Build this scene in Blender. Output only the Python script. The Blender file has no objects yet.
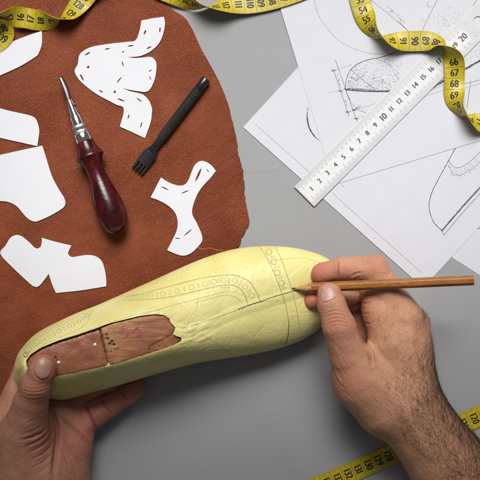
import bpy, bmesh, math, random
import numpy as np
from mathutils import Vector, Matrix
from mathutils.bvhtree import BVHTree

# ------------------------------------------------------------------ units
# the desk is measured in millimetre-like units "u": 1 u = 0.875 mm
S = 0.000875
H = 1000.0            # lens height above the desk, in u
random.seed(7)
rng = np.random.default_rng(7)
scene = bpy.context.scene
COL = scene.collection


def W(x, y, z=0.0):
    """Point at height z that lies on the sight line through desk point (x, y)."""
    k = 1.0 - z / H
    return ((x - 240.0) * k, (240.0 - y) * k, z)


def unW(p):
    k = 1.0 - p[2] / H
    return (p[0] / k + 240.0, 240.0 - p[1] / k)


# ------------------------------------------------------------------ objects
def thing(name, label, cat, base, group=None):
    o = bpy.data.objects.new(name, None)
    COL.objects.link(o)
    o.empty_display_size = 0.01
    o.location = Vector(base) * S
    o['label'] = label
    o['category'] = cat
    if group:
        o['group'] = group
    return o


def root_of(o):
    p = Vector((0, 0, 0))
    while o is not None:
        p = p + o.location
        o = o.parent
    return p


def mk(name, verts, faces, mat, parent=None, smooth=True, base=None, sharp=None, attrs=None):
    """One mesh object from points given in u (desk coordinates)."""
    me = bpy.data.meshes.new(name)
    off = root_of(parent) if parent else (Vector(base) * S if base is not None else Vector((0, 0, 0)))
    v = np.asarray(verts, dtype=float) * S - np.array(off)
    me.from_pydata(v.tolist(), [], [tuple(int(i) for i in f) for f in faces])
    mats = mat if isinstance(mat, (list, tuple)) else [mat]
    for m in mats:
        me.materials.append(m)
    if attrs:
        for k, a in attrs.items():
            at = me.attributes.new(k, 'FLOAT', 'POINT')
            at.data.foreach_set('value', np.asarray(a, dtype=np.float32))
    me.polygons.foreach_set('use_smooth', [smooth] * len(me.polygons))
    me.update()
    if sharp is not None:
        me.set_sharp_from_angle(angle=math.radians(sharp))
    o = bpy.data.objects.new(name, me)
    COL.objects.link(o)
    if parent:
        o.parent = parent
    elif base is not None:
        o.location = off
    return o


def tag(o, label=None, cat=None, group=None, kind=None):
    if label: o['label'] = label
    if cat: o['category'] = cat
    if group: o['group'] = group
    if kind: o['kind'] = kind
    return o


class MB:
    def __init__(s):
        s.v, s.f = [], []

    def add(s, v, f):
        n = len(s.v)
        s.v.extend([tuple(p) for p in v])
        s.f.extend([tuple(i + n for i in q) for q in f])

    def build(s, name, mat, parent=None, **k):
        return mk(name, s.v, s.f, mat, parent, **k)


def catmull(pts, n, closed=False):
    P = np.asarray(pts, dtype=float)
    out = []
    m = len(P)
    rngk = range(m) if closed else range(m - 1)
    for i in rngk:
        if closed:
            p0, p1, p2, p3 = P[(i - 1) % m], P[i], P[(i + 1) % m], P[(i + 2) % m]
        else:
            p1, p2 = P[i], P[i + 1]
            p0 = P[i - 1] if i > 0 else 2 * p1 - p2
            p3 = P[i + 2] if i + 2 < m else 2 * p2 - p1
        for j in range(n):
            t = j / n
            out.append(0.5 * ((2 * p1) + (-p0 + p2) * t + (2 * p0 - 5 * p1 + 4 * p2 - p3) * t * t
                              + (-p0 + 3 * p1 - 3 * p2 + p3) * t ** 3))
    if not closed:
        out.append(P[-1])
    return np.array(out)


def round_poly(pts, corner=set(), n=5):
    """Smooth closed outline; indices in `corner` stay sharp."""
    m = len(pts)
    P = np.asarray(pts, float)
    out = []
    for i in range(m):
        p1, p2 = P[i], P[(i + 1) % m]
        p0 = P[i - 1] if i not in corner else 2 * p1 - p2
        p3 = P[(i + 2) % m] if ((i + 1) % m) not in corner else 2 * p2 - p1
        for j in range(n):
            t = j / n
            out.append(0.5 * ((2 * p1) + (-p0 + p2) * t + (2 * p0 - 5 * p1 + 4 * p2 - p3) * t * t
                              + (-p0 + 3 * p1 - 3 * p2 + p3) * t ** 3))
    return np.array(out)


def curve_mesh(loops, thick, bevel=0.0):
    """Filled flat outline with holes -> (verts, faces), z from 0 to thick (in u)."""
    cu = bpy.data.curves.new('outline', 'CURVE')
    cu.dimensions = '2D'
    cu.fill_mode = 'BOTH'
    for L in loops:
        sp = cu.splines.new('POLY')
        sp.points.add(len(L) - 1)
        for p, q in zip(sp.points, L):
            p.co = (q[0], q[1], 0, 1)
        sp.use_cyclic_u = True
    cu.extrude = max(thick / 2 - bevel, 0.001)
    cu.bevel_depth = bevel
    cu.bevel_resolution = 1
    cu.offset = -bevel
    ob = bpy.data.objects.new('outline', cu)
    COL.objects.link(ob)
    dg = bpy.context.evaluated_depsgraph_get()
    me = bpy.data.meshes.new_from_object(ob.evaluated_get(dg))
    v = np.array([p.co[:] for p in me.vertices])
    f = [tuple(p.vertices) for p in me.polygons]
    bpy.data.objects.remove(ob)
    bpy.data.curves.remove(cu)
    bpy.data.meshes.remove(me)
    v[:, 2] += thick / 2
    return v, f


def slab(name, outer, holes, z, thick, mat, parent=None, bevel=0.0, base=None, zfun=None, sharp=35, smooth=True):
    k = 1 - z / H
    loops = [[((p[0] - 240) * k, (240 - p[1]) * k) for p in L] for L in [outer] + list(holes)]
    v, f = curve_mesh(loops, thick, bevel)
    v[:, 2] += z
    if zfun is not None:
        v[:, 2] += np.array([zfun(a, b) for a, b in v[:, :2]])
    bm = bmesh.new()
    vs = [bm.verts.new(p) for p in v]
    for q in f:
        try:
            bm.faces.new([vs[i] for i in q])
        except ValueError:
            pass
    bmesh.ops.remove_doubles(bm, verts=bm.verts, dist=1e-4)
    bmesh.ops.recalc_face_normals(bm, faces=bm.faces)
    bm.verts.index_update()
    v = [p.co[:] for p in bm.verts]
    f = [[q.index for q in p.verts] for p in bm.faces]
    bm.free()
    return mk(name, v, f, mat, parent, smooth=smooth, base=base, sharp=sharp)


def lathe(prof, a, d, n=40, xdir=None, squash=None):
    """prof: (s, r) along axis from point a in direction d."""
    a = Vector(a); d = Vector(d).normalized()
    x = Vector((0, 0, 1)).cross(d).normalized() if xdir is None else Vector(xdir)
    y = d.cross(x)
    v, f = [], []
    for s, r in prof:
        for k in range(n):
            t = 2 * math.pi * k / n
            v.append(a + d * s + x * (math.cos(t) * r) + y * (math.sin(t) * r))
    for i in range(len(prof) - 1):
        for k in range(n):
            f.append((i * n + k, i * n + (k + 1) % n, (i + 1) * n + (k + 1) % n, (i + 1) * n + k))
    f.append(tuple(range(n))[::-1])
    f.append(tuple((len(prof) - 1) * n + k for k in range(n)))
    return v, f


def box_between(a, b, w, t, up=(0, 0, 1), w2=None, t2=None):
    a = Vector(a); b = Vector(b); d = (b - a).normalized()
    x = d.cross(Vector(up)).normalized(); z = x.cross(d)
    w2 = w if w2 is None else w2; t2 = t if t2 is None else t2
    v = []
    for p, ww, tt in ((a, w, t), (b, w2, t2)):
        for sx, sz in ((-1, -1), (1, -1), (1, 1), (-1, 1)):
            v.append(p + x * (sx * ww / 2) + z * (sz * tt / 2))
    f = [(3, 2, 1, 0), (4, 5, 6, 7)] + [(i, (i + 1) % 4, 4 + (i + 1) % 4, 4 + i) for i in range(4)]
    return v, f


def strip(mb, P, N, width, taper=False, jitter=0.0):
    """Thin ribbon of ink lying on points P with surface normals N."""
    P = np.asarray(P, float); N = np.asarray(N, float)
    if len(P) < 2: return
    T = np.gradient(P, axis=0)
    B = np.cross(N, T)
    B /= (np.linalg.norm(B, axis=1)[:, None] + 1e-9)
    n = len(P)
    w = np.full(n, width / 2.0)
    if taper:
        t = np.linspace(0, 1, n); w = w * (0.25 + 0.75 * np.sin(math.pi * t) ** 0.6)
    if jitter:
        w = w * (1 + jitter * rng.uniform(-1, 1, n))
    v = np.concatenate([P + B * w[:, None], P - B * w[:, None]])
    f = [(i, i + 1, n + i + 1, n + i) for i in range(n - 1)]
    # face the normal
    a, b, c = v[f[0][0]], v[f[0][1]], v[f[0][2]]
    if np.dot(np.cross(b - a, c - a), N[0]) < 0:
        f = [q[::-1] for q in f]
    mb.add(v, f)


def resample(P, step):
    P = np.asarray(P, float)
    d = np.r_[0, np.cumsum(np.linalg.norm(np.diff(P, axis=0), axis=1))]
    n = max(2, int(d[-1] / step) + 1)
    s = np.linspace(0, d[-1], n)
    return np.stack([np.interp(s, d, P[:, k]) for k in range(P.shape[1])], axis=1)


# ------------------------------------------------------------------ materials
class NT:
    def __init__(s, name):
        s.m = bpy.data.materials.new(name)
        s.m.use_nodes = True
        s.t = s.m.node_tree
        s.t.nodes.clear()
        s.out = s.n('ShaderNodeOutputMaterial')
        s.b = s.n('ShaderNodeBsdfPrincipled')
        s.t.links.new(s.b.outputs[0], s.out.inputs[0])
        tc = s.n('ShaderNodeTexCoord')
        vm = s.n('ShaderNodeVectorMath'); vm.operation = 'SCALE'; vm.inputs['Scale'].default_value = 1 / S
        s.l(tc.outputs['Object'], vm.inputs[0])
        s.co = vm.outputs[0]

    def n(s, k): return s.t.nodes.new(k)
    def l(s, a, b): s.t.links.new(a, b)

    def map(s, scale=(1, 1, 1), rot=(0, 0, 0), src=None):
        m = s.n('ShaderNodeMapping')
        m.inputs['Scale'].default_value = scale
        m.inputs['Rotation'].default_value = rot
        s.l(src or s.co, m.inputs[0])
        return m.outputs[0]

    def noise(s, scale, detail=4, rough=0.5, src=None, dist=0.0):
        x = s.n('ShaderNodeTexNoise')
        x.inputs['Scale'].default_value = scale
        x.inputs['Detail'].default_value = detail
        x.inputs['Roughness'].default_value = rough
        x.inputs['Distortion'].default_value = dist
        s.l(src or s.co, x.inputs['Vector'])
        return x.outputs['Fac']

    def noisec(s, scale, detail=2, src=None):
        x = s.n('ShaderNodeTexNoise')
        x.inputs['Scale'].default_value = scale
        x.inputs['Detail'].default_value = detail
        s.l(src or s.co, x.inputs['Vector'])
        return x.outputs['Color']

    def voro(s, scale, feature='DISTANCE_TO_EDGE', src=None, rand=1.0):
        x = s.n('ShaderNodeTexVoronoi')
        x.feature = feature
        x.inputs['Scale'].default_value = scale
        x.inputs['Randomness'].default_value = rand
        s.l(src or s.co, x.inputs['Vector'])
        return x.outputs['Distance']

    def math(s, op, a, b=None, c=None, clamp=False):
        x = s.n('ShaderNodeMath'); x.operation = op; x.use_clamp = clamp
        for i, q in enumerate((a, b, c)):
            if q is None: continue
            if isinstance(q, (int, float)): x.inputs[i].default_value = q
            else: s.l(q, x.inputs[i])
        return x.outputs[0]

    def warp(s, amount, scale, src=None):
        """coordinates displaced by noise"""
        c = s.noisec(scale, 3, src)
        sub = s.n('ShaderNodeVectorMath'); sub.operation = 'SUBTRACT'
        s.l(c, sub.inputs[0]); sub.inputs[1].default_value = (0.5, 0.5, 0.5)
        sc = s.n('ShaderNodeVectorMath'); sc.operation = 'SCALE'; sc.inputs['Scale'].default_value = amount
        s.l(sub.outputs[0], sc.inputs[0])
        ad = s.n('ShaderNodeVectorMath'); ad.operation = 'ADD'
        s.l(src or s.co, ad.inputs[0]); s.l(sc.outputs[0], ad.inputs[1])
        return ad.outputs[0]

    def ramp(s, f, stops):
        r = s.n('ShaderNodeValToRGB')
        e = r.color_ramp.elements
        while len(e) < len(stops): e.new(0.5)
        for q, (p, c) in zip(e, stops):
            q.position = p
            q.color = (*c, 1) if len(c) == 3 else c
        s.l(f, r.inputs[0])
        return r.outputs[0]

    def lin(s, f, a, b, c=0.0, d=1.0):
        m = s.n('ShaderNodeMapRange'); m.clamp = True
        m.inputs[1].default_value = a; m.inputs[2].default_value = b
        m.inputs[3].default_value = c; m.inputs[4].default_value = d
        s.l(f, m.inputs[0])
        return m.outputs[0]

    def mix(s, f, a, b, mode='MIX'):
        x = s.n('ShaderNodeMix'); x.data_type = 'RGBA'; x.blend_type = mode
        if isinstance(f, (int, float)): x.inputs[0].default_value = f
        else: s.l(f, x.inputs[0])
        for i, q in ((6, a), (7, b)):
            if isinstance(q, tuple): x.inputs[i].default_value = (*q, 1) if len(q) == 3 else q
            else: s.l(q, x.inputs[i])
        return x.outputs[2]

    def attr(s, name):
        x = s.n('ShaderNodeAttribute'); x.attribute_name = name
        return x.outputs['Fac']

    def color(s, c):
        if isinstance(c, tuple): s.b.inputs['Base Color'].default_value = (*c, 1)
        else: s.l(c, s.b.inputs['Base Color'])

    def set(s, **k):
        for a, v in k.items():
            i = s.b.inputs[a.replace('_', ' ')]
            if isinstance(v, (int, float, tuple)): i.default_value = v
            else: s.l(v, i)

    def bump(s, h, dist, strength=1.0, prev=None):
        """height h in 0..1 worth dist u"""
        x = s.n('ShaderNodeBump')
        x.inputs['Strength'].default_value = strength
        x.inputs['Distance'].default_value = dist * S
        s.l(h, x.inputs['Height'])
        if prev is not None: s.l(prev, x.inputs['Normal'])
        s.l(x.outputs[0], s.b.inputs['Normal'])
        return x.outputs[0]


def plain(name, c, rough=0.5, metal=0.0, spec=0.5, var=0.0, vscale=0.3, bump=0.0, bscale=1.0):
    t = NT(name)
    if var:
        f = t.noise(vscale, 4)
        t.color(t.ramp(f, [(0.3, tuple(q * (1 - var) for q in c)), (0.7, tuple(min(q * (1 + var), 1) for q in c))]))
    else:
        t.color(c)
    t.set(Roughness=rough, Metallic=metal, Specular_IOR_Level=spec)
    if bump: t.bump(t.noise(bscale, 3), bump)
    return t.m


M = {}
# desk: grey painted board
t = NT('grey_board')
f = t.noise(0.9, 6, 0.7); g = t.noise(0.02, 3)
c = t.ramp(f, [(0.3, (0.268, 0.268, 0.272)), (0.7, (0.312, 0.312, 0.316))])
c = t.mix(t.lin(g, 0.35, 0.65, 0, 0.25), c, (0.255, 0.255, 0.259))
sp = t.voro(0.16, 'F1'); sp = t.lin(sp, 0.02, 0.06, 0.5, 0.0)
c = t.mix(sp, c, (0.2, 0.2, 0.2))
t.color(c); t.set(Roughness=0.6, Specular_IOR_Level=0.3)
t.bump(t.noise(1.4, 4), 0.10)
M['board'] = t.m
M['board_scratch'] = plain('board_scratch', (0.24, 0.24, 0.235), 0.7, var=0.15)

# leather
t = NT('brown_leather')
w1 = t.warp(8.0, 0.10)
stretch = t.map((0.8, 1.25, 1), (0, 0, 0.6), w1)
v1 = t.voro(0.13, src=stretch)
w2 = t.warp(3.2, 0.3)
v2 = t.voro(0.42, src=w2)
v3 = t.voro(0.95, src=t.warp(0.8, 0.9))
patch = t.noise(0.018, 3)
pm = t.lin(patch, 0.38, 0.62)
big = t.noise(0.045, 4, 0.6)
l1 = t.lin(v1, 0.0, 0.07); l2 = t.lin(v2, 0.0, 0.10); l3 = t.lin(v3, 0.0, 0.25)
h = t.math('MULTIPLY_ADD', l1, t.math('MULTIPLY_ADD', pm, 0.38, 0.12), t.math('MULTIPLY', l2, t.math('MULTIPLY_ADD', pm, 0.30, 0.22)))
h = t.math('MULTIPLY_ADD', l3, 0.20, h)
h = t.math('MULTIPLY_ADD', t.noise(0.5, 3), 0.22, h)
c = t.ramp(t.noise(0.03, 4), [(0.32, (0.182, 0.038, 0.0120)), (0.68, (0.232, 0.053, 0.0175))])
c = t.mix(t.lin(t.noise(0.9, 4, 0.7), 0.35, 0.75, 0, 0.22), c, (0.24, 0.062, 0.022))
cr = t.math('MULTIPLY', t.math('SUBTRACT', 1.0, l2), t.math('MULTIPLY_ADD', pm, 0.22, 0.08))
c = t.mix(cr, c, (0.11, 0.026, 0.010))
c = t.mix(t.lin(t.noise(0.011, 3, 0.6), 0.40, 0.62, 0, 0.45), c, (0.125, 0.026, 0.009))
c = t.mix(t.lin(t.noise(0.016, 3, 0.6, src=t.map((1, 1, 1), (0, 0, 1))), 0.52, 0.68, 0, 0.40), c, (0.255, 0.070, 0.026))
wear = t.math('MULTIPLY', t.lin(t.noise(0.35, 5, 0.75), 0.58, 0.74), 0.22)
c = t.mix(wear, c, (0.34, 0.13, 0.065))
t.color(c); t.set(Roughness=t.lin(t.noise(0.3, 4), 0.3, 0.7, 0.42, 0.60), Specular_IOR_Level=0.20)
n1 = t.bump(h, 0.66, 0.8)
t.bump(big, 4.0, 0.5, n1)
M['leather'] = t.m
M['leather_edge'] = plain('leather_raw_edge', (0.32, 0.11, 0.05), 0.85, var=0.3, vscale=0.8)
M['leather_scuff'] = plain('leather_scuff', (0.33, 0.125, 0.055), 0.85, var=0.3, vscale=0.8)

# papers
def paper(name, c, bumpd=0.10):
    t = NT(name)
    f = t.noise(0.05, 4)
    col = t.ramp(f, [(0.3, tuple(q * 0.97 for q in c)), (0.7, c)])
    col = t.mix(t.lin(t.noise(1.3, 5, 0.7), 0.4, 0.8, 0, 0.10), col, tuple(q * 0.82 for q in c))
    t.color(col); t.set(Roughness=0.75, Specular_IOR_Level=0.25)
    t.bump(t.noise(0.9, 5, 0.6), bumpd)
    return t.m
M['card'] = paper('pattern_card', (0.66, 0.66, 0.69), 0.12)
M['paper'] = paper('drawing_paper', (0.575, 0.575, 0.61), 0.06)

# pencil drawing
def graphite(name, c, gap=0.45, scale=0.9):
    t = NT(name)
    f = t.noise(scale, 5, 0.7)
    t.color(t.ramp(f, [(0.3, tuple(q * 0.7 for q in c)), (0.7, tuple(q * 1.4 for q in c))]))
    t.set(Roughness=0.6, Specular_IOR_Level=0.3, Alpha=t.lin(f, gap - 0.14, gap + 0.08, 0.22, 0.95))
    return t.m
M['ink'] = graphite('dark_pencil', (0.13, 0.13, 0.145), 0.52)
M['faint'] = graphite('faint_pencil', (0.25, 0.25, 0.27), 0.56)
M['tape_pencil'] = graphite('pencil_on_tape', (0.27, 0.26, 0.13), 0.55)
M['tape_pencil_dark'] = graphite('dark_pencil_on_tape', (0.11, 0.11, 0.07), 0.46)
M['print'] = plain('black_print', (0.012, 0.012, 0.010), 0.55)
M['print_fine'] = plain('fine_print', (0.10, 0.085, 0.010), 0.6)
M['ruler_print'] = plain('ruler_print', (0.05, 0.05, 0.055), 0.6)
M['ruler_tick'] = plain('ruler_tick', (0.34, 0.34, 0.34), 0.6)

# measuring tape
t = NT('yellow_vinyl')
f = t.noise(0.06, 3)
c = t.ramp(f, [(0.3, (0.42, 0.322, 0.009)), (0.7, (0.50, 0.388, 0.013))])
c = t.mix(t.lin(t.noise(0.8, 5, 0.7), 0.5, 0.75, 0, 0.25), c, (0.33, 0.26, 0.02))
t.color(c)
t.set(Roughness=0.40, Specular_IOR_Level=0.45)
wv = t.noise(1.6, 2)
t.bump(wv, 0.12)
M['vinyl'] = t.m

# steel ruler
t = NT('ruler_steel')
st = t.noise(0.6, 4, src=t.map((0.05, 3, 1), (0, 0, math.radians(-45))))
t.color(t.ramp(st, [(0.3, (0.46, 0.46, 0.46)), (0.7, (0.52, 0.52, 0.52))]))
t.set(Roughness=0.5, Metallic=0.2, Specular_IOR_Level=0.5)
M['ruler'] = t.m
M['ruler_white'] = plain('ruler_white_enamel', (0.63, 0.63, 0.63), 0.5, var=0.02)

# awl
t = NT('lacquered_wood')
wv = t.noise(0.10, 4, 0.6, src=t.map((1.0, 0.35, 1.0), (0, 0, math.radians(20.6)), t.warp(3, 0.06)))
c = t.ramp(wv, [(0.34, (0.012, 0.002, 0.002)), (0.56, (0.055, 0.004, 0.005)), (0.72, (0.150, 0.012, 0.010))])
nick = t.lin(t.voro(0.20, 'F1'), 0.03, 0.07, 0.5, 0.0)
c = t.mix(nick, c, (0.30, 0.12, 0.09))
t.color(c)
t.set(Roughness=0.27, Specular_IOR_Level=0.30, Coat_Weight=0.22, Coat_Roughness=0.10)
t.bump(t.noise(0.25, 3), 0.25)
M['handle'] = t.m
M['chrome'] = plain('chrome', (0.78, 0.76, 0.74), 0.13, 1.0, var=0.05, bump=0.05, bscale=0.3)
M['chrome_knurl'] = plain('knurled_chrome', (0.55, 0.53, 0.50), 0.38, 1.0, bump=0.5, bscale=1.6)
M['steel_blade'] = plain('steel_blade', (0.15, 0.145, 0.14), 0.42, 1.0, var=0.2, vscale=0.5)

# pricking iron
t = NT('black_steel')
t.color(t.ramp(t.noise(0.6, 4), [(0.3, (0.007, 0.007, 0.008)), (0.75, (0.018, 0.018, 0.019))]))
t.set(Roughness=0.27, Specular_IOR_Level=0.6); t.bump(t.noise(0.8, 3), 0.10)
M['blacksteel'] = t.m
t = NT('knurled_black_steel')
ang = math.atan2(92, 69.4)
mp = t.map((1, 1, 1), (0, 0, 0))
wx = t.n('ShaderNodeTexWave'); wx.wave_type = 'BANDS'; wx.bands_direction = 'DIAGONAL'
wx.inputs['Scale'].default_value = 0.55; t.l(mp, wx.inputs[0])
t.color(t.ramp(t.noise(0.5, 5, 0.7), [(0.35, (0.010, 0.010, 0.010)), (0.75, (0.040, 0.039, 0.037))]))
t.set(Roughness=0.50, Specular_IOR_Level=0.35); t.bump(t.math('ADD', wx.outputs[1], t.noise(1.2, 3)), 0.45)
M['knurl'] = t.m

# pencil
t = NT('pencil_lacquer')
g = t.noise(0.5, 4, 0.6, src=t.map((0.06, 1.6, 1.6), (0, 0, math.radians(-2.6))))
t.color(t.ramp(g, [(0.3, (0.19, 0.062, 0.010)), (0.55, (0.33, 0.120, 0.020)), (0.75, (0.44, 0.180, 0.040))]))
t.set(Roughness=0.38, Specular_IOR_Level=0.45); t.bump(g, 0.15)
M['pencil'] = t.m
M['pencil_wood'] = plain('bare_pencil_wood', (0.50, 0.26, 0.085), 0.7, var=0.2, vscale=0.6)
M['lead'] = plain('graphite_lead', (0.02, 0.02, 0.022), 0.4)

# shoe last
t = NT('yellow_masking_tape')
wp = t.warp(10, 0.03)
cre = t.voro(0.045, src=t.map((1.0, 0.6, 0.8), (0, 0, 0.5), wp))
l1 = t.lin(cre, 0.0, 0.05)
cre2 = t.voro(0.11, src=t.map((0.7, 1.3, 1.0), (0, 0, -0.4), t.warp(9, 0.06)))
l2 = t.lin(cre2, 0.0, 0.03)
fac = t.noise(0.05, 3, 0.6, src=t.map((1, 1.6, 1), (0, 0, 0.25)))
lap = t.n('ShaderNodeTexWave'); lap.wave_type = 'BANDS'; lap.bands_direction = 'X'; lap.wave_profile = 'SAW'
lap.inputs['Scale'].default_value = 0.0042; lap.inputs['Distortion'].default_value = 0.6; lap.inputs['Detail'].default_value = 1
t.l(t.map((1, 1, 1), (0, 0, 0.9)), lap.inputs[0])
c = t.ramp(t.noise(0.035, 4), [(0.3, (0.64, 0.570, 0.205)), (0.7, (0.73, 0.660, 0.280))])
c = t.mix(t.math('MULTIPLY', t.math('SUBTRACT', 1.0, l1), 0.12), c, (0.80, 0.75, 0.42))
c = t.mix(t.lin(t.noise(0.7, 5, 0.7), 0.50, 0.8, 0, 0.18), c, (0.52, 0.47, 0.16))
smudge = t.math('MULTIPLY', t.lin(t.noise(0.06, 5, 0.7), 0.54, 0.72), 0.16)
c = t.mix(smudge, c, (0.40, 0.37, 0.20))
c = t.mix(t.lin(lap.outputs[1], 0.1, 0.9, 0.0, 0.30), c, (0.55, 0.49, 0.15))
c = t.mix(t.math('MULTIPLY', t.lin(lap.outputs[1], 0.93, 1.0), 0.35), c, (0.80, 0.76, 0.45))
t.color(c); t.set(Roughness=0.42, Specular_IOR_Level=0.40)
hh = t.math('MULTIPLY_ADD', l1, 0.25, t.math('MULTIPLY', l2, 0.10))
hh = t.math('MULTIPLY_ADD', lap.outputs[1], 0.25, hh)
hh = t.math('MULTIPLY_ADD', t.noise(1.3, 4), 0.05, hh)
n1 = t.bump(hh, 0.8, 0.8)
t.bump(fac, 2.2, 0.4, n1)
M['masking'] = t.m
t = NT('old_wood')
g = t.noise(0.22, 6, 0.65, src=t.map((0.18, 1.3, 1.0), (0, 0, math.radians(-12)), t.warp(4, 0.07)))
c = t.ramp(g, [(0.30, (0.16, 0.048, 0.017)), (0.5, (0.30, 0.108, 0.036)), (0.72, (0.50, 0.245, 0.105))])
c = t.mix(t.lin(t.noise(0.05, 4, 0.7), 0.44, 0.62, 0, 0.75), c, (0.25, 0.075, 0.030))
c = t.mix(t.lin(t.noise(0.25, 5, 0.8), 0.60, 0.75, 0, 0.7), c, (0.07, 0.030, 0.015))
sx = t.n('ShaderNodeSeparateXYZ'); t.l(t.co, sx.inputs[0])
lf_ = t.math('MULTIPLY', t.lin(sx.outputs[0], -72, -22, 1.0, 0.0), t.lin(t.noise(0.11, 4, 0.6), 0.36, 0.6, 0.1, 0.85))
c = t.mix(lf_, c, (0.46, 0.235, 0.095))
c = t.mix(t.math('MULTIPLY', t.lin(t.noise(0.5, 5, 0.8), 0.5, 0.72), 0.45), c, (0.13, 0.045, 0.018))
t.color(c); t.set(Roughness=0.5); t.bump(g, 0.9)
M['wood'] = t.m
M['dark_wood'] = plain('dark_wood_gap', (0.13, 0.052, 0.030), 0.75, var=0.4)
t = NT('heel_leather')
g = t.noise(0.08, 5, 0.6, dist=1.0)
c = t.ramp(g, [(0.32, (0.22, 0.075, 0.035)), (0.7, (0.35, 0.130, 0.062))])
c = t.mix(t.lin(t.noise(0.7, 4, 0.7), 0.55, 0.75, 0, 0.35), c, (0.17, 0.055, 0.03))
t.color(c); t.set(Roughness=0.42)
n1 = t.bump(t.noise(0.075, 4, 0.5, dist=1.2), 2.2, 0.6)
t.bump(t.noise(0.9, 4), 0.25, 0.8, n1)
M['heel_leather'] = t.m
M['torn'] = plain('torn_tape', (0.70, 0.64, 0.25), 0.6, var=0.12)
M['nail_steel'] = plain('nail_steel', (0.85, 0.85, 0.86), 0.35, 0.6)
M['stain'] = plain('magenta_stain', (0.30, 0.03, 0.075), 0.6, var=0.3, vscale=0.8)
M['gouge'] = plain('gouge', (0.030, 0.012, 0.006), 0.85)

# skin
def skin(name, base, red, pale):
    t = NT(name)
    r = t.attr('red')
    mott = t.noise(0.075, 6, 0.75); fine = t.noise(0.9, 4, 0.7)
    c = t.ramp(mott, [(0.32, base), (0.7, pale)])
    c = t.mix(t.math('MULTIPLY', r, t.lin(t.noise(0.15, 4), 0.3, 0.6, 0.55, 1.0)), c, red)
    c = t.mix(t.lin(fine, 0.5, 0.75, 0, 0.22), c, tuple(q * 0.62 for q in base))
    c = t.mix(t.math('MULTIPLY', t.attr('crease'), 0.35), c, (base[0] * 0.34, base[1] * 0.30, base[2] * 0.30))  # creases tinted dark brown: their shade is painted into the skin colour
    t.color(c)
    t.set(Roughness=t.lin(t.noise(0.2, 3), 0.3, 0.7, 0.42, 0.56), Specular_IOR_Level=0.42, Subsurface_Weight=0.10, Subsurface_Radius=(1.0, 0.35, 0.2),
          Subsurface_Scale=1.6 * S)
    v = t.voro(1.0, src=t.map((1.0, 0.75, 1.0), (0, 0, 0.6), t.warp(1.4, 0.5)))
    v2 = t.voro(0.42, src=t.map((1.5, 0.6, 1.0), (0, 0, -0.5), t.warp(3.0, 0.2)))
    h = t.math('MULTIPLY_ADD', t.lin(v, 0, 0.22), 0.35, t.math('MULTIPLY', t.lin(v2, 0, 0.12), 0.40))
    h = t.math('MULTIPLY_ADD', t.noise(0.35, 4), 0.25, h)
    n1 = t.bump(h, 0.50, 0.75)
    t.bump(t.noise(0.08, 2), 1.6, 0.3, n1)
    return t.m
M['skin'] = skin('skin', (0.50, 0.220, 0.122), (0.52, 0.155, 0.105), (0.61, 0.335, 0.200))
M['skin_shaded'] = skin('shaded_skin', (0.38, 0.160, 0.098), (0.38, 0.100, 0.072), (0.46, 0.225, 0.140))  # darker copy of the skin, with the left hand's shade in its colour
t = NT('fingernail')
t.color(t.ramp(t.noise(0.16, 3), [(0.35, (0.44, 0.225, 0.190)), (0.65, (0.53, 0.32, 0.285))]))
t.set(Roughness=0.36, Specular_IOR_Level=0.4)
t.bump(t.noise(0.5, 3, src=t.map((2.0, 0.2, 1))), 0.25)
M['nail'] = t.m
M['nail_dull'] = plain('thumbnail_dull', (0.34, 0.165, 0.118), 0.40, var=0.10, vscale=0.12)
M['nail_rim'] = plain('nail_free_edge', (0.46, 0.31, 0.24), 0.4)
M['hair'] = plain('arm_hair', (0.050, 0.028, 0.017), 0.5)
# ================================================================== SETTING
v = [W(-700, -700), W(1180, -700), W(1180, 1180), W(-700, 1180)]
v = [(a, b, 0) for a, b, _ in v]
top = mk('tabletop', v + [(a, b, -25) for a, b, _ in v],
         [(3, 2, 1, 0), (0, 1, 5, 4), (1, 2, 6, 5), (2, 3, 7, 6), (3, 0, 4, 7), (4, 5, 6, 7)], M['board'], smooth=False)
tag(top, 'plain grey board worktop under everything', 'worktop', kind='structure')

mb = MB()
for pts in ([(243, 172.2), (252, 172.8), (263, 172.0), (274, 170.8), (283, 169.6)], [(268, 70), (271.5, 77)]):
    p_ = resample(catmull(pts, 6) if len(pts) > 2 else np.array(pts, float), 1.5)
    p_ = p_ + rng.normal(0, .12, p_.shape)
    P = np.array([W(a, b, .05) for a, b in p_])
    strip(mb, P, np.tile((0, 0, 1.0), (len(P), 1)), .55, True, .5)
mb.build('scratch_mark', M['board_scratch'], top)

# ================================================================== LEATHER HIDE
def leather_wave(a, b):
    return 0.55 * math.sin(a * 0.021 + 1.3) * math.cos(b * 0.027) + 0.35 * math.sin(a * 0.05 - b * 0.043)

edge = [(150, -40), (167, 3), (187, 20), (202, 50), (220, 83), (230, 110), (237, 140), (239, 150), (243, 173), (246, 200),
        (249.5, 219), (249, 226), (243, 237), (239, 247), (226, 262), (200, 300), (120, 352), (60, 372), (-10, 402), (-90, 440)]
E = resample(catmull(edge, 8), 0.8)
T_ = np.gradient(E, axis=0); Nn = np.stack([T_[:, 1], -T_[:, 0]], 1); Nn /= np.linalg.norm(Nn, axis=1)[:, None]
rag = np.zeros(len(E))
for sc_, am in ((3.0, 0.5), (7.0, 0.55), (17.0, 0.8)):
    kn = rng.normal(size=int(len(E) / sc_) + 3)
    rag += am * np.interp(np.arange(len(E)) / sc_, np.arange(len(kn)), kn)
for k in range(14):                                       # little nicks in the cut edge
    c0 = rng.integers(int(len(E) * .30), int(len(E) * .52)); wd = rng.uniform(1.0, 2.6)
    rag -= rng.uniform(0.5, 1.6) * np.exp(-((np.arange(len(E)) - c0) / wd) ** 2)
py_ = E[:, 1]
amp = np.clip((py_ - 60) / 120, 0.12, 1.0)
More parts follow.
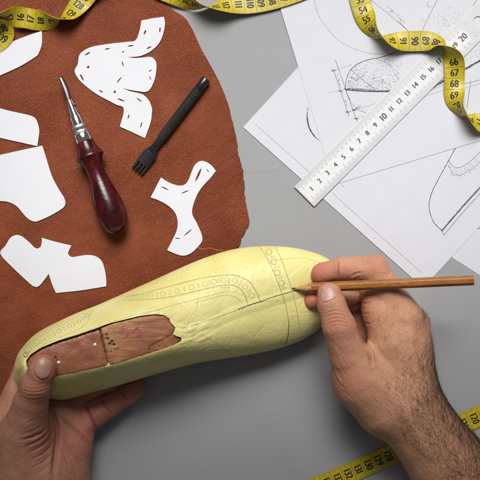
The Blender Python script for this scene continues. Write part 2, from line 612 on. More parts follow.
E2 = E - Nn * (rag * amp * 0.7)[:, None] * -1
outer = [tuple(p) for p in E2] + [(-180, 440), (-180, -140), (120, -140)]
# dense sheet: grid clipped to the outline, so that the hide can undulate
v, f = curve_mesh([[((p[0] - 240) * .998, (240 - p[1]) * .998) for p in outer]], 1.7, 0.25)
v[:, 2] += 0.35
hide = thing('leather_hide', 'large brown grained leather hide with a ragged cut edge lying on the grey worktop', 'leather hide', W(90, 150, 0))
bm = bmesh.new()
vs = [bm.verts.new(p) for p in v]
for q in f:
    try: bm.faces.new([vs[i] for i in q])
    except ValueError: pass
bmesh.ops.remove_doubles(bm, verts=bm.verts, dist=1e-4)
bmesh.ops.recalc_face_normals(bm, faces=bm.faces)
bm.verts.index_update()
v = [p.co[:] for p in bm.verts]; f = [[q.index for q in p.verts] for p in bm.faces]
bm.free()
o = mk('leather_sheet', v, f, [M['leather'], M['leather_edge']], hide, sharp=40)
for p in o.data.polygons:
    if abs(p.normal.z) < 0.6: p.material_index = 1
LZ = 2.06                                                 # top of the hide
mb = MB()
sc_ = catmull([(196, 247.5), (203, 248.6), (210, 248.2), (217, 250), (224, 250.2)], 6)
for q in range(2):
    P = np.array([W(a, b + rng.normal(0, .35), LZ + 0.03 + .02 * q) for a, b in sc_])
    strip(mb, P, np.tile((0, 0, 1.0), (len(P), 1)), 0.55, True, 0.8)
for q in range(0):
    a, b = 160 + rng.uniform(0, 7), 53.5 + rng.uniform(0, 4)
    P = np.array([W(a, b, LZ + .04), W(a + rng.uniform(.5, 1.3), b + rng.uniform(-.6, .6), LZ + .04), W(a + 1.6, b + rng.uniform(-.6, .6), LZ + .04)])
    strip(mb, P, np.tile((0, 0, 1.0), (3, 1)), 0.55, True)
mb.build('scuff_mark', M['leather_scuff'], hide)

# ================================================================== PATTERN PIECES
def slit(cx, cy, L, deg, w=1.0):
    """lens shaped cut in the card"""
    a = math.radians(deg); out = []
    for k in range(12):
        t = 2 * math.pi * k / 12
        x = math.cos(t) * L / 2; y = math.sin(t) * w * .88 / 2 * (0.5 + 0.5 * abs(math.sin(t)))
        out.append((cx + x * math.cos(a) - y * math.sin(a), cy + x * math.sin(a) + y * math.cos(a)))
    return out

def tri(cx, cy, r, deg):
    return [(cx + r * math.cos(math.radians(deg + k * 120)), cy + r * math.sin(math.radians(deg + k * 120))) for k in range(3)]

PG = 'white paper pattern pieces on the leather'
def piece(label, pts, corners, holes=(), z=LZ + 0.40, lift=None):
    L = round_poly(pts, set(corners), 5)
    b = W(float(np.mean(L[:, 0])), float(np.mean(L[:, 1])), z)
    o = slab('pattern_piece', L, holes, z, 0.75, M['card'], None, 0.0, base=b, sharp=None, smooth=False)
    return tag(o, label, 'paper pattern', PG)

def curl(cx, cy, r, am):
    a0, b0, _ = W(cx, cy, LZ)
    return lambda a, b: am * min(1.0, ((a - a0) ** 2 + (b - b0) ** 2) / (r * r))

piece('white pattern strip tucked under the twisted yellow tape in the leather corner',
      [(42, 31), (42, 43.6), (39, 53), (35.5, 57), (20, 66.5), (0, 75.7), (-34, 91), (-34, 60), (0, 48), (12, 42), (27, 36)], {0, 6, 7})
piece('white pattern strip with a rounded end, its lower corner meeting a bigger piece',
      [(-34, 98), (0, 108.3), (13.8, 111.8), (27.5, 114.8), (34.4, 117.5), (37.8, 123), (39.4, 131), (38.5, 139), (37.4, 146.2), (20, 142.3), (0, 137.7), (-34, 128)],
      {0, 8, 11})
piece('wide white pattern piece with a pointed upper corner and rounded lobe, beside the awl handle',
      [(42.4, 145.7), (45.9, 156.5), (51.6, 175), (58.5, 188.6), (64.2, 197.8), (65.4, 204), (62, 208.8), (50.5, 215.6), (41.3, 219.8), (35.6, 221.6),
       (29.8, 219.8), (24, 214.5), (17.2, 206.5), (9.2, 202.3), (0, 201), (-34, 199), (-34, 162), (0, 155), (20, 150.5)], {0, 15, 16})
piece('white bow shaped pattern piece without slits, notched at its waist, below the awl',
      [(0.7, 254), (5.7, 245.5), (11, 237.4), (17.2, 235), (23, 237), (29.8, 242.7), (34.4, 247.3), (37.8, 248.4), (40.8, 246.6), (42, 242), (41.9, 237.7),
       (55, 241.6), (71.6, 245.5), (69.3, 250), (68.3, 254), (72.2, 257), (80.3, 255.8), (88.3, 254.9), (96.3, 256.5), (102, 261.5), (105, 270.7), (106.4, 281),
       (106.2, 286.3), (96, 288), (80, 290.5), (56.2, 293), (52.3, 284.4), (48.9, 273.7), (43.6, 281), (39, 286), (34.9, 286.7), (29.8, 283.3), (13.8, 268.4)],
      {10, 12, 22, 25, 27})
D = [(141.6, 20.6), (153, 18.4), (164, 16.9), (165, 23.8), (162.9, 35), (158.3, 44.4), (150.3, 51.7), (141, 55.9), (134, 56.9), (127.5, 57.0), (134, 58.1), (143, 57.6), (150.3, 57.0),
     (154.9, 60), (156.5, 66), (154.9, 78.8), (150.3, 89), (145.7, 92), (138.8, 91.4), (130, 90), (121.8, 88.0), (130, 91.2), (138, 93), (143.4, 94.9), (149, 100.6),
     (152, 108.6), (151.8, 114), (150.6, 122.5), (145, 138.3), (133, 132.6), (120, 126.7), (123.9, 109), (115.9, 104.5), (99.8, 96), (89.5, 89), (80.3, 81), (75.7, 74.2),
     (75, 69.6), (78, 63.9), (79.2, 55.9), (83.8, 50.8), (93, 46.7), (111, 43.7), (127, 42), (135.4, 40.5), (139.3, 32)]
dh = [slit(87.7, 53.8, 6.5, -30, 1.7), slit(107.4, 49, 5.6, -12, 1.5), slit(130.8, 46, 7, -8, 1.4), slit(145, 32.5, 5.5, -70, 1.9), slit(160, 30, 5.5, -85, 1.7),
      slit(149, 47.8, 6.3, -25, 1.5), slit(123.2, 52, 3.2, -30, 1.2), slit(122.7, 64, 6, 75, 1.4), slit(119.3, 80, 8, -52, 1.3), slit(150.3, 70.8, 3.6, -30, 1.2),
      slit(150.3, 78.3, 4, 70, 1.2), tri(114.9, 92, 1.9, 20), slit(121, 100, 8, 22, 1.7), slit(139.3, 100, 6.5, 35, 1.4), tri(88.3, 67.2, 2.0, 30),
      slit(82, 77.6, 8, 62, 2.0), slit(101, 91.4, 5, 30, 1.5), slit(128.6, 116.7, 5, -75, 1.5), slit(141.3, 125, 6.5, -75, 1.4)]
piece('large white three lobed pattern piece with many small slits, above the black fork tool',
      D, {0, 2, 9, 20, 28, 30}, dh)
EY = [(161, 177.5), (169, 182.5), (178.3, 185.5), (185, 184.4), (189, 179), (192, 171), (195.5, 164.2), (201.2, 161), (207, 162.3), (212, 166), (216, 171), (210.4, 178),
      (201.2, 188.3), (195.5, 198.6), (192, 212.3), (196.6, 222.7), (201.2, 233), (202.3, 239.9), (199, 245.6), (192, 252.5), (185, 255.5), (178.3, 254.8), (167.2, 250.2),
      (172.5, 239.9), (177, 229.5), (177.6, 220.4), (174.8, 212.3), (168, 205.5), (158.8, 200.4), (150.7, 197.4)]
eh = [slit(198.4, 175, 14.5, -66, 2.6), slit(207.8, 170.8, 4, 50, 0.9), slit(165, 188.3, 8.5, 28, 1.3), slit(185, 192, 9, -22, 1.2), slit(188, 232.5, 11, -40, 1.3), slit(177.6, 238.3, 5.5, 5, 1.1)]
piece('small white Y shaped pattern piece with six slits, below the black fork tool',
      EY, {0, 10, 22, 29}, eh)

# ================================================================== AWL / GROOVER
az = LZ + 14.6
A0 = Vector(W(60.3, 77, az)); A1 = Vector(W(119.5, 234.5, az))
ad = (A1 - A0).normalized(); k_ = (1 - az / H); 
awl = thing('awl', 'awl with dark red lacquered handle, chrome ferrule and thin gouge tip on the leather', 'awl', W(90, 156, LZ))
def scl(prof): return [(s * k_, r * k_) for s, r in prof]
v, f = lathe(scl([(69, 0.1), (69, 8.4), (70, 8.8), (75, 9.7), (80, 11.8), (83.2, 13.6), (84.6, 14.2), (86, 14.1), (87.2, 13.0), (89.5, 11.6), (93, 10.0), (97, 9.2), (101, 9.0),
                  (106, 9.3), (112, 10.2), (120, 12.0), (128, 13.6), (136, 14.6), (144, 14.9), (151, 14.5), (157, 13.2), (161.5, 11.2), (164.5, 8.8), (166.6, 5.8), (167.8, 2.6), (168, 0.1)]), A0, ad, 56)
mk('handle', v, f, M['handle'], awl)
v, f = lathe(scl([(60.8, 5), (60.8, 7.9), (61.6, 8.3), (68.2, 8.4), (69.2, 8.1), (69.2, 5)]), A0, ad, 48)
fer = mk('ferrule', v, f, M['chrome'], awl, sharp=40)
v, f = lathe(scl([(41.2, 3), (41.2, 5.0), (42, 5.4), (50.6, 5.9), (51.6, 5.9), (51.6, 6.0), (61, 6.0), (61, 3)]), A0, ad, 48)
mk('collar', v, f, M['chrome'], awl, sharp=40)
for s0 in (51.6, 57.0):
    v, f = lathe(scl([(s0, 5.8), (s0, 6.9), (s0 + .6, 7.4), (s0 + 3.3, 7.4), (s0 + 3.9, 6.9), (s0 + 3.9, 5.8)]), A0, ad, 48)
    mk('knurled_ring', v, f, M['chrome_knurl'], awl, sharp=40)
v, f = lathe(scl([(24.5, 1.2), (25, 2.7), (27, 3.1), (33, 3.6), (41.4, 4.3), (41.4, 2)]), A0, ad, 40)
chk = mk('chuck', v, f, M['chrome'], awl, sharp=40)
side = ad.cross(Vector((0, 0, 1))).normalized()
mb = MB()
side = -side if side.x < 0 else side
cp = A0 + ad * 31 * k_ + side * 3.6
v, f = lathe([(0, 2.0), (0.6, 2.2), (1.4, 2.2), (1.9, 1.8)], cp - side * 0.8, side, 20, xdir=ad)
mb.add(v, f)
v, f = box_between(cp + side * 0.8 - ad * 1.5, cp + side * 0.8 + ad * 1.5, 0.5, 0.6); mb.add(v, f)
mb.build('set_screw', M['steel_blade'], chk, sharp=40)
# gouge tip: a thin bent channel
mb = MB(); rows = []
for i in range(15):
    t = i / 14.0
    s = 26 * t
    cx = A0 + ad * s * k_ + side * (-1.0 * math.sin(math.pi * t) * -1.0) + Vector((0, 0, -3.0 * (1 - t) ** 1.5))
    wdt = (2.2 + 0.5 * math.sin(math.pi * min(1, t * 1.1))) * (1.0 if t < 0.85 else 1.0 - (t - .85) * 1.5)
    row = []
    for j in range(9):
        a = math.pi * (j / 8.0)
        row.append(cx - side * (math.cos(a) * wdt) + Vector((0, 0, 1.3 - 1.6 * math.sin(a))))
    for j in range(8, -1, -1):
        a = math.pi * (j / 8.0)
        row.append(cx - side * (math.cos(a) * (wdt - .05)) + Vector((0, 0, 0.4 - 1.7 * math.sin(a))))
    rows.append(row)
vv = [p for r in rows for p in r]; n = 18
ff = [(i * n + k, i * n + (k + 1) % n, (i + 1) * n + (k + 1) % n, (i + 1) * n + k) for i in range(14) for k in range(n)]
ff += [tuple(range(n)), tuple(14 * n + k for k in range(n))[::-1]]
mk('gouge_tip', vv, [q[::-1] for q in ff], M['steel_blade'], awl, sharp=50)

# ================================================================== PRICKING IRON
pz = LZ + 5.0
P0 = Vector(W(206.4, 79, pz)); P1 = Vector(W(137.3, 171, LZ + 2.6))
pd = (P1 - P0).normalized()
iron = thing('pricking_iron', 'black four pronged pricking fork with a knurled round grip on the leather', 'leather fork', W(170, 126, LZ))
v, f = lathe([(0, 3.0), (0, 4.4), (0.6, 4.75), (13.2, 4.75), (13.8, 4.3), (13.8, 3)], P0, pd, 40)
mk('cap', v, f, M['blacksteel'], iron, sharp=40)
v, f = lathe([(13.7, 3.0), (13.7, 4.9), (14.2, 5.1), (73.6, 5.1), (74.2, 4.8), (74.2, 3)], P0, pd, 40)
mk('knurled_grip', v, f, M['knurl'], iron, sharp=40)
v, f = lathe([(74.1, 2.5), (74.1, 4.3), (83.5, 4.1), (84.5, 3.6), (84.5, 2)], P0, pd, 36)
mk('shaft', v, f, M['blacksteel'], iron, sharp=40)
pside = pd.cross(Vector((0, 0, 1))).normalized(); pup = pside.cross(pd)
secs = [(83.6, 3.6, 3.6), (86, 3.9, 3.2), (89, 5.2, 2.4), (91.5, 6.6, 1.9), (93.5, 7.1, 1.6), (104.5, 7.0, 1.35), (105.5, 6.95, 1.3)]
vv = []
for s, w_, t_ in secs:
    c0 = P0 + pd * s
    for sx, sz in ((-1, -.7), (-.86, -1), (.86, -1), (1, -.7), (1, .7), (.86, 1), (-.86, 1), (-1, .7)):
        vv.append(c0 + pside * (sx * w_) + pup * (sz * t_))
n = 8
ff = [(i * n + k, i * n + (k + 1) % n, (i + 1) * n + (k + 1) % n, (i + 1) * n + k) for i in range(len(secs) - 1) for k in range(n)]
ff += [tuple(range(n))[::-1], tuple((len(secs) - 1) * n + k for k in range(n))]
mk('fork_head', vv, ff, M['blacksteel'], iron, sharp=35)
for q in range(4):
    off = -5.55 + q * 3.7
    a = P0 + pd * 104.8 + pside * off; b = P0 + pd * 113.0 + pside * off; c0 = P0 + pd * 116.2 + pside * off
    mb = MB()
    v, f = box_between(a, b, 2.3, 2.4, w2=2.0, t2=1.9); mb.add(v, f)
    v, f = box_between(b, c0, 2.0, 1.9, w2=0.7, t2=0.5); mb.add(v, f)
    mb.build('prong', M['blacksteel'], iron, smooth=False)

# ================================================================== DRAWING SHEETS
UP = (0, 0, 1.0)
def ink(mb, pts, z, w=0.7, smooth=True, taper=False, jit=0.25, wob=0.0, dens=1.2):
    p = catmull(pts, 6) if smooth and len(pts) > 2 else np.array(pts, float)
    p = resample(p, dens)
    if wob: p = p + rng.normal(0, wob, p.shape)
    P = np.array([W(a, b, z) for a, b in p])
    strip(mb, P, np.tile(UP, (len(P), 1)), w * .82, taper, jit)

def stipple(mb, poly_fn, n, z, wmin=.35, wmax=.8, ang=None, lmax=2.2):
    for _ in range(n):
        a, b = poly_fn()
        t = rng.uniform(0, math.pi) if ang is None else ang + rng.normal(0, .35)
        L = rng.uniform(.5, lmax)
        ink(mb, [(a, b), (a + L * math.cos(t), b + L * math.sin(t))], z, rng.uniform(wmin, wmax), False, True, 0, dens=.6)

def sheet(label, corners, z, th=0.22):
    b = W(*np.mean(np.array(corners), axis=0), 0)
    t = thing('drawing_sheet', label, 'paper sheet', b, 'drawing sheets under the ruler')
    slab('paper_sheet', resample(np.array(corners + corners[:1], float), 6.0)[:-1], [], z, th, M['paper'], t, sharp=None, smooth=False)
    return t, z + th + 0.05

# lowest sheet, only a corner shows
sh3, z3 = sheet('lowest paper sheet, only a bare corner showing beyond the end of the pencil',
                [(420, 236), (452, 257.5), (640, 377), (640, 120), (500, 110)], 0.10)
mb = MB()
ink(mb, [(476, 227.5), (490, 224)], z3, 1.6, False); ink(mb, [(476, 229), (490, 227)], z3, 1.2, False)
mb.build('pencil_drawing', M['ink'], sh3)
# A4 sheet with its corner on the grey board
sh2, z2 = sheet('drawing sheet with an outlined shoe toe and sole, its corner behind the pencil',
                [(243.2, 127.2), (423.3, 288), (647, 43), (467, -118)], 0.55)
mb = MB(); mf = MB()
ink(mf, [(255.5, 124.5), (290, 155), (331, 191.7), (351, 210), (396.7, 250.4), (421.5, 272.6)], z2, .65, True)
for q in range(8):
    o_ = q * .30
    ink(mf if q % 3 else mb, [(308.6 - o_ * .5, 106.5 + o_), (306.6 + o_ * .5, 116.7), (308.3 + o_ * .6, 126.7), (313 + o_ * .5, 135), (319.6, 141)], z2, .55, True, True, .5, .08)
for w_ in (0, .35):
    ink(mb, [(456, 147 + w_), (448, 161.7), (438, 180), (431.7, 193), (429, 205 + w_), (430.7, 215), (435, 224), (442.7, 231.2)], z2, .75, wob=.05)
for q in range(6):
    ink(mf if q % 3 else mb, [(441.7, 230.3 + q * .3), (455, 214.6 + q * .35), (470, 197.5 + q * .4), (486, 180.5 + q * .42)], z2, .65, wob=.12)
ink(mb, [(444, 235), (462, 213.5), (486, 187)], z2, .8); ink(mb, [(441.7, 230.3), (444, 235.2)], z2, .8, False)
ink(mb, [(448.4, 160), (453, 166.3), (460, 167.6), (468, 163), (474, 158), (486, 146)], z2, .75)
ink(mf, [(447.6, 165), (453, 172.9), (460, 175), (471.7, 169), (480, 161.7), (490, 152)], z2, .8, wob=.15)
for a, b in ((450.5, 166), (455, 170.3), (460.5, 171.2), (466, 168.8), (471, 165.3), (476, 160.8)):
    ink(mf, [(a + 1.7 * math.cos(t), b + 1.7 * math.sin(t)) for t in np.linspace(0, 6.4, 12)], z2, .5)
stipple(mf, lambda: (lambda u: (448 + u * 34 + rng.normal(0, 1.2), 171 + 4 * math.sin(u * 3.0) - 14 * max(0, u - .4) + rng.normal(0, 1.4)))(rng.uniform()), 60, z2)
ink(mf, [(374, 238), (375, 238.2)], z2, .8, False)
ink(mf, [(340.5, 183), (345, 188)], z2, .5, False)
mb.build('pencil_drawing', M['ink'], sh2); mf.build('faint_drawing', M['faint'], sh2)
# top sheet
c0 = np.array((334.0, 184.6)); ul = np.array((-.291, -.957)); ur = np.array((.957, -.289))
sh1, z1 = sheet('topmost drawing sheet with a shaded shoe sketch and dimension lines under the ruler',
                [tuple(c0), tuple(c0 + ur * 235), tuple(c0 + ur * 235 + ul * 332), tuple(c0 + ul * 332)], 1.0)
mb = MB(); mf = MB()
ink(mf, [(313.5, -4), (314.5, 1.7), (320, 18), (333, 35), (341, 42), (353, 48.3), (370, 53.4), (384, 54)], z1, .7, wob=.05)
for w_ in (0, .4):
    ink(mb, [(345.4, 89), (346.2, 80), (350, 71), (357, 64.2 + w_), (366, 60.4), (377.5, 58), (388.8, 54.6 + w_), (400, 50), (412, 44)], z1, .7, wob=.06)
ink(mf, [(372, 57.8), (379.4, 59.7), (388.8, 65), (395, 73.8), (400, 80)], z1, .5)
for q in range(7):
    ink(mf if q % 2 else mb, [(345.6 + rng.uniform(0, 4), 88.2 + q * .28), (360, 89.0 + q * .3), (375, 90.0 + q * .3), (392, 90.4 + q * .22)], z1, .5, wob=.22)
for q in range(3):
    ink(mb, [(345.6, 89.6 + q * .3), (366, 91.2 + q * .25), (390, 91.6 + q * .2)], z1, .6, wob=.05)
ink(mb, [(335.3, 59.7), (342, 78.6), (350.6, 104), (357, 121.6)], z1, .7, False); ink(mb, [(333.5, 70), (341, 92), (348.8, 116)], z1, .7, False)
for a, b in ((333.6, 70.3), (340.6, 91.3), (347.6, 112), (353.8, 110), (356.2, 118.4), (346, 89)):
    ink(mb, [(a - 1.6, b - .9), (a + 1.6, b + .9)], z1, 1.3, False); ink(mb, [(a - 2.2, b + .6), (a + 2.2, b - .6)], z1, .6, False)
for L in ([(331, 71.5), (352, 64.2)], [(328, 92.8), (346, 89)], [(346, 112.6), (375.6, 103.6)], [(354, 119.3), (366, 116)]):
    ink(mf, L, z1, .6, False)
for L in ([(345.6, 89), (350, 100), (356, 108), (366, 113)], [(353, 110.5), (360.6, 104.8)], [(353, 110.5), (361, 106.3)], [(350, 69), (358, 76), (375.6, 89.8)], [(356, 80.5), (364, 75)]):
    ink(mb, L, z1, .6, len(L) > 2)
for a, b in ((337.5, 75.5), (338.6, 80), (340, 84), (345.6, 101), (346.6, 104.6)):
    for q in range(3):
        ink(mb, [(a + rng.uniform(-1, 1), b + rng.uniform(-1.4, 1.4)), (a + rng.uniform(-1, 1.4), b + rng.uniform(-1.4, 1.4))], z1, .6, False)
def in_toe():
    while True:
        a, b = rng.uniform(346, 398), rng.uniform(58, 90)
        topy = np.interp(a, [345, 350, 357, 366, 378, 389, 400], [89, 71, 64, 60.5, 58, 54.6, 50])
        if b > topy + 1 and rng.uniform() < ((b - 55) / 36) ** 1.6 + .10 + (.35 if a < 358 else 0): return a, b
stipple(mb, in_toe, 330, z1, .3, .65, 0.05)
stipple(mf, in_toe, 170, z1, .4, .9, 0.6)
stipple(mf, lambda: (rng.uniform(384, 402), rng.uniform(58, 66)), 45, z1, .4, .9)
for L in ([(371, 0), (388, 13.5), (408, 30.6)], [(437.8, -1), (430, 14), (422, 31)], [(398, 20.5), (409, 32)], [(473, 6), (478, -2)]):
    ink(mb, L, z1, .6, False)
for (a, b, n_, dx, dy) in ((388, 6, 9, 2.0, 1.8), (397, 15, 8, 2.2, 2.2), (427, 3, 6, 1, 2), (421, 20, 6, 1.4, .6), (401, 19, 5, .9, 1.2), (390, 10.5, 5, 1, .6)):
    for q in range(n_):
        x_, y_ = a + dx * q * .5 + rng.uniform(-.8, .8), b + dy * q * .5 + rng.uniform(-.8, .8)
        ink(mb, [(x_, y_), (x_ + rng.uniform(-1.6, 1.6), y_ + rng.uniform(-1.6, 1.6))], z1, .55, False)
stipple(mf, lambda: (rng.normal(448, 9), rng.normal(20, 9)), 150, z1, .3, .8, 2.4)
for q in range(12):
    u_ = q * .45
    ink(mb, [(392 + u_, 90.5), (410, 84 + u_ * .2)], z1, .4, False, wob=.2)
    ink(mf if q % 2 else mb, [(432, 86.5 + u_ * .5), (450, 76 + u_ * .5), (468, 66.4 + u_ * .42), (486, 56.5 + u_ * .3)], z1, .5, True, wob=.25)
stipple(mf, lambda: (lambda u: (428 + 56 * u, 84 - 30 * u - abs(rng.normal(0, 8))))(rng.uniform()), 190, z1, .3, .7, -.5)
for L in ([(424, 97), (450, 88), (486, 78)], [(421, 95.5), (445, 84)], [(467, 112), (468.6, 98), (471, 80)], [(464, 84), (486, 79)], [(452, 92), (486, 82)]):
    ink(mf, L, z1, .55, True)
ink(mb, [(466.8, 108), (468.5, 96), (470.5, 83)], z1, .55, True)
mb.build('pencil_drawing', M['ink'], sh1); mf.build('faint_drawing', M['faint'], sh1)

# ================================================================== RULER
rz = 1.45; rt = 0.75
def R_(u, w_):
    """ruler coordinates: u along (45 deg), w across from the upper edge -> desk point"""
    q = 0.70711
    return (294.2 + u * q + w_ * q, 186.8 - u * q + w_ * q)
ruler = thing('ruler', 'steel ruler with a white centimetre scale lying diagonally over the drawings', 'ruler', W(385, 115, 0))
L_ = 282.0; wid = 28.2
hole = [R_(246.7 + 5.2 * math.cos(t), 13.2 + 5.2 * math.sin(t)) for t in np.linspace(0, 2 * math.pi, 28)[:-1]]
slab('ruler_body', [R_(0, 0), R_(L_, 0), R_(L_, wid), R_(0, wid)], [hole], rz, rt, M['ruler'], ruler, 0.12, sharp=None, smooth=False)
slab('scale_band', [R_(1.5, 4.6), R_(231, 4.6), R_(231, 23.4), R_(1.5, 23.4)], [], rz + rt - .05, 0.10, M['ruler_white'], ruler, sharp=None, smooth=False)
zr = rz + rt + 0.08

_gl = {}
def glyph(ch):
    if ch not in _gl:
        cu = bpy.data.curves.new('g', 'FONT'); cu.body = ch; cu.size = 1.0
        cu.resolution_u = 3
        ob = bpy.data.objects.new('g', cu); COL.objects.link(ob)
        me = bpy.data.meshes.new_from_object(ob.evaluated_get(bpy.context.evaluated_depsgraph_get()))
        bm = bmesh.new(); bm.from_mesh(me)
        bmesh.ops.remove_doubles(bm, verts=bm.verts, dist=1e-5)
        bmesh.ops.triangulate(bm, faces=bm.faces)
        bm.verts.index_update()
        v = np.array([p.co[:2] for p in bm.verts]); f = [tuple(q.index for q in p.verts) for p in bm.faces]
        bm.free(); bpy.data.objects.remove(ob); bpy.data.meshes.remove(me)
        _gl[ch] = (v, f, v[:, 0].min(), v[:, 0].max(), v[:, 1].max())
    return _gl[ch]

def text_mesh(txt, height, xs=1.0, gap=0.10, bold=0.0):
    """centred flat text: list of (verts2d, faces)"""
    out = []; x = 0.0
    gs = [glyph(c) for c in txt]
    hh = max(g[4] for g in gs); s = height / hh
    for g in gs:
        adv = max(g[3] - g[2], 0.40 * hh) * s * xs
        v = g[0].copy(); v[:, 0] = (v[:, 0] - g[2]) * s * xs + x + (adv - (g[3] - g[2]) * s * xs) / 2; v[:, 1] = v[:, 1] * s - height / 2
        out.append([v, g[1]])
        x += adv + gap * height
    x -= gap * height
    for o_ in out: o_[0][:, 0] -= x / 2
    res = []
    for v, f in out:
        for dx in ((-bold, bold) if bold else (0,)):
            vv = v.copy(); vv[:, 0] += dx; res.append((vv, f))
    return res

mb = MB(); mt = MB()
for n in range(1, 21):
    u0 = 10.9 + (n - 1) * 11.27
    big_ = 1.25 if n % 10 == 0 else 1.0
    for q, (v, f) in enumerate(text_mesh(str(n), 4.9 * big_, 0.95, 0.10, 0.24)):
        mb.add([(*W(*R_(u0 + a, 13.6 - b), zr)[:2], zr + .02 + .012 * q) for a, b in v], f)
for q in range(0, 42):
    u0 = 5.2 + q * 11.27 / 2
    ln = 4.6 if q % 2 == 0 else 2.4
    for w0, sg in ((4.9, 1), (23.1, -1)):
        P = np.array([W(*R_(u0, w0), zr), W(*R_(u0, w0 + sg * ln * .5), zr), W(*R_(u0, w0 + sg * ln), zr)])
        strip(mt, P, np.tile(UP, (3, 1)), .42)
for q in range(0, 200):
    u0 = 5.2 + q * 1.127
    for w0, sg in ((4.9, 1), (23.1, -1)):
        P = np.array([W(*R_(u0, w0), zr), W(*R_(u0, w0 + sg * 2.1), zr)])
        strip(mt, P, np.tile(UP, (2, 1)), .20)
mb.build('numeral_print', M['ruler_print'], ruler); mt.build('tick_print', M['ruler_tick'], ruler)

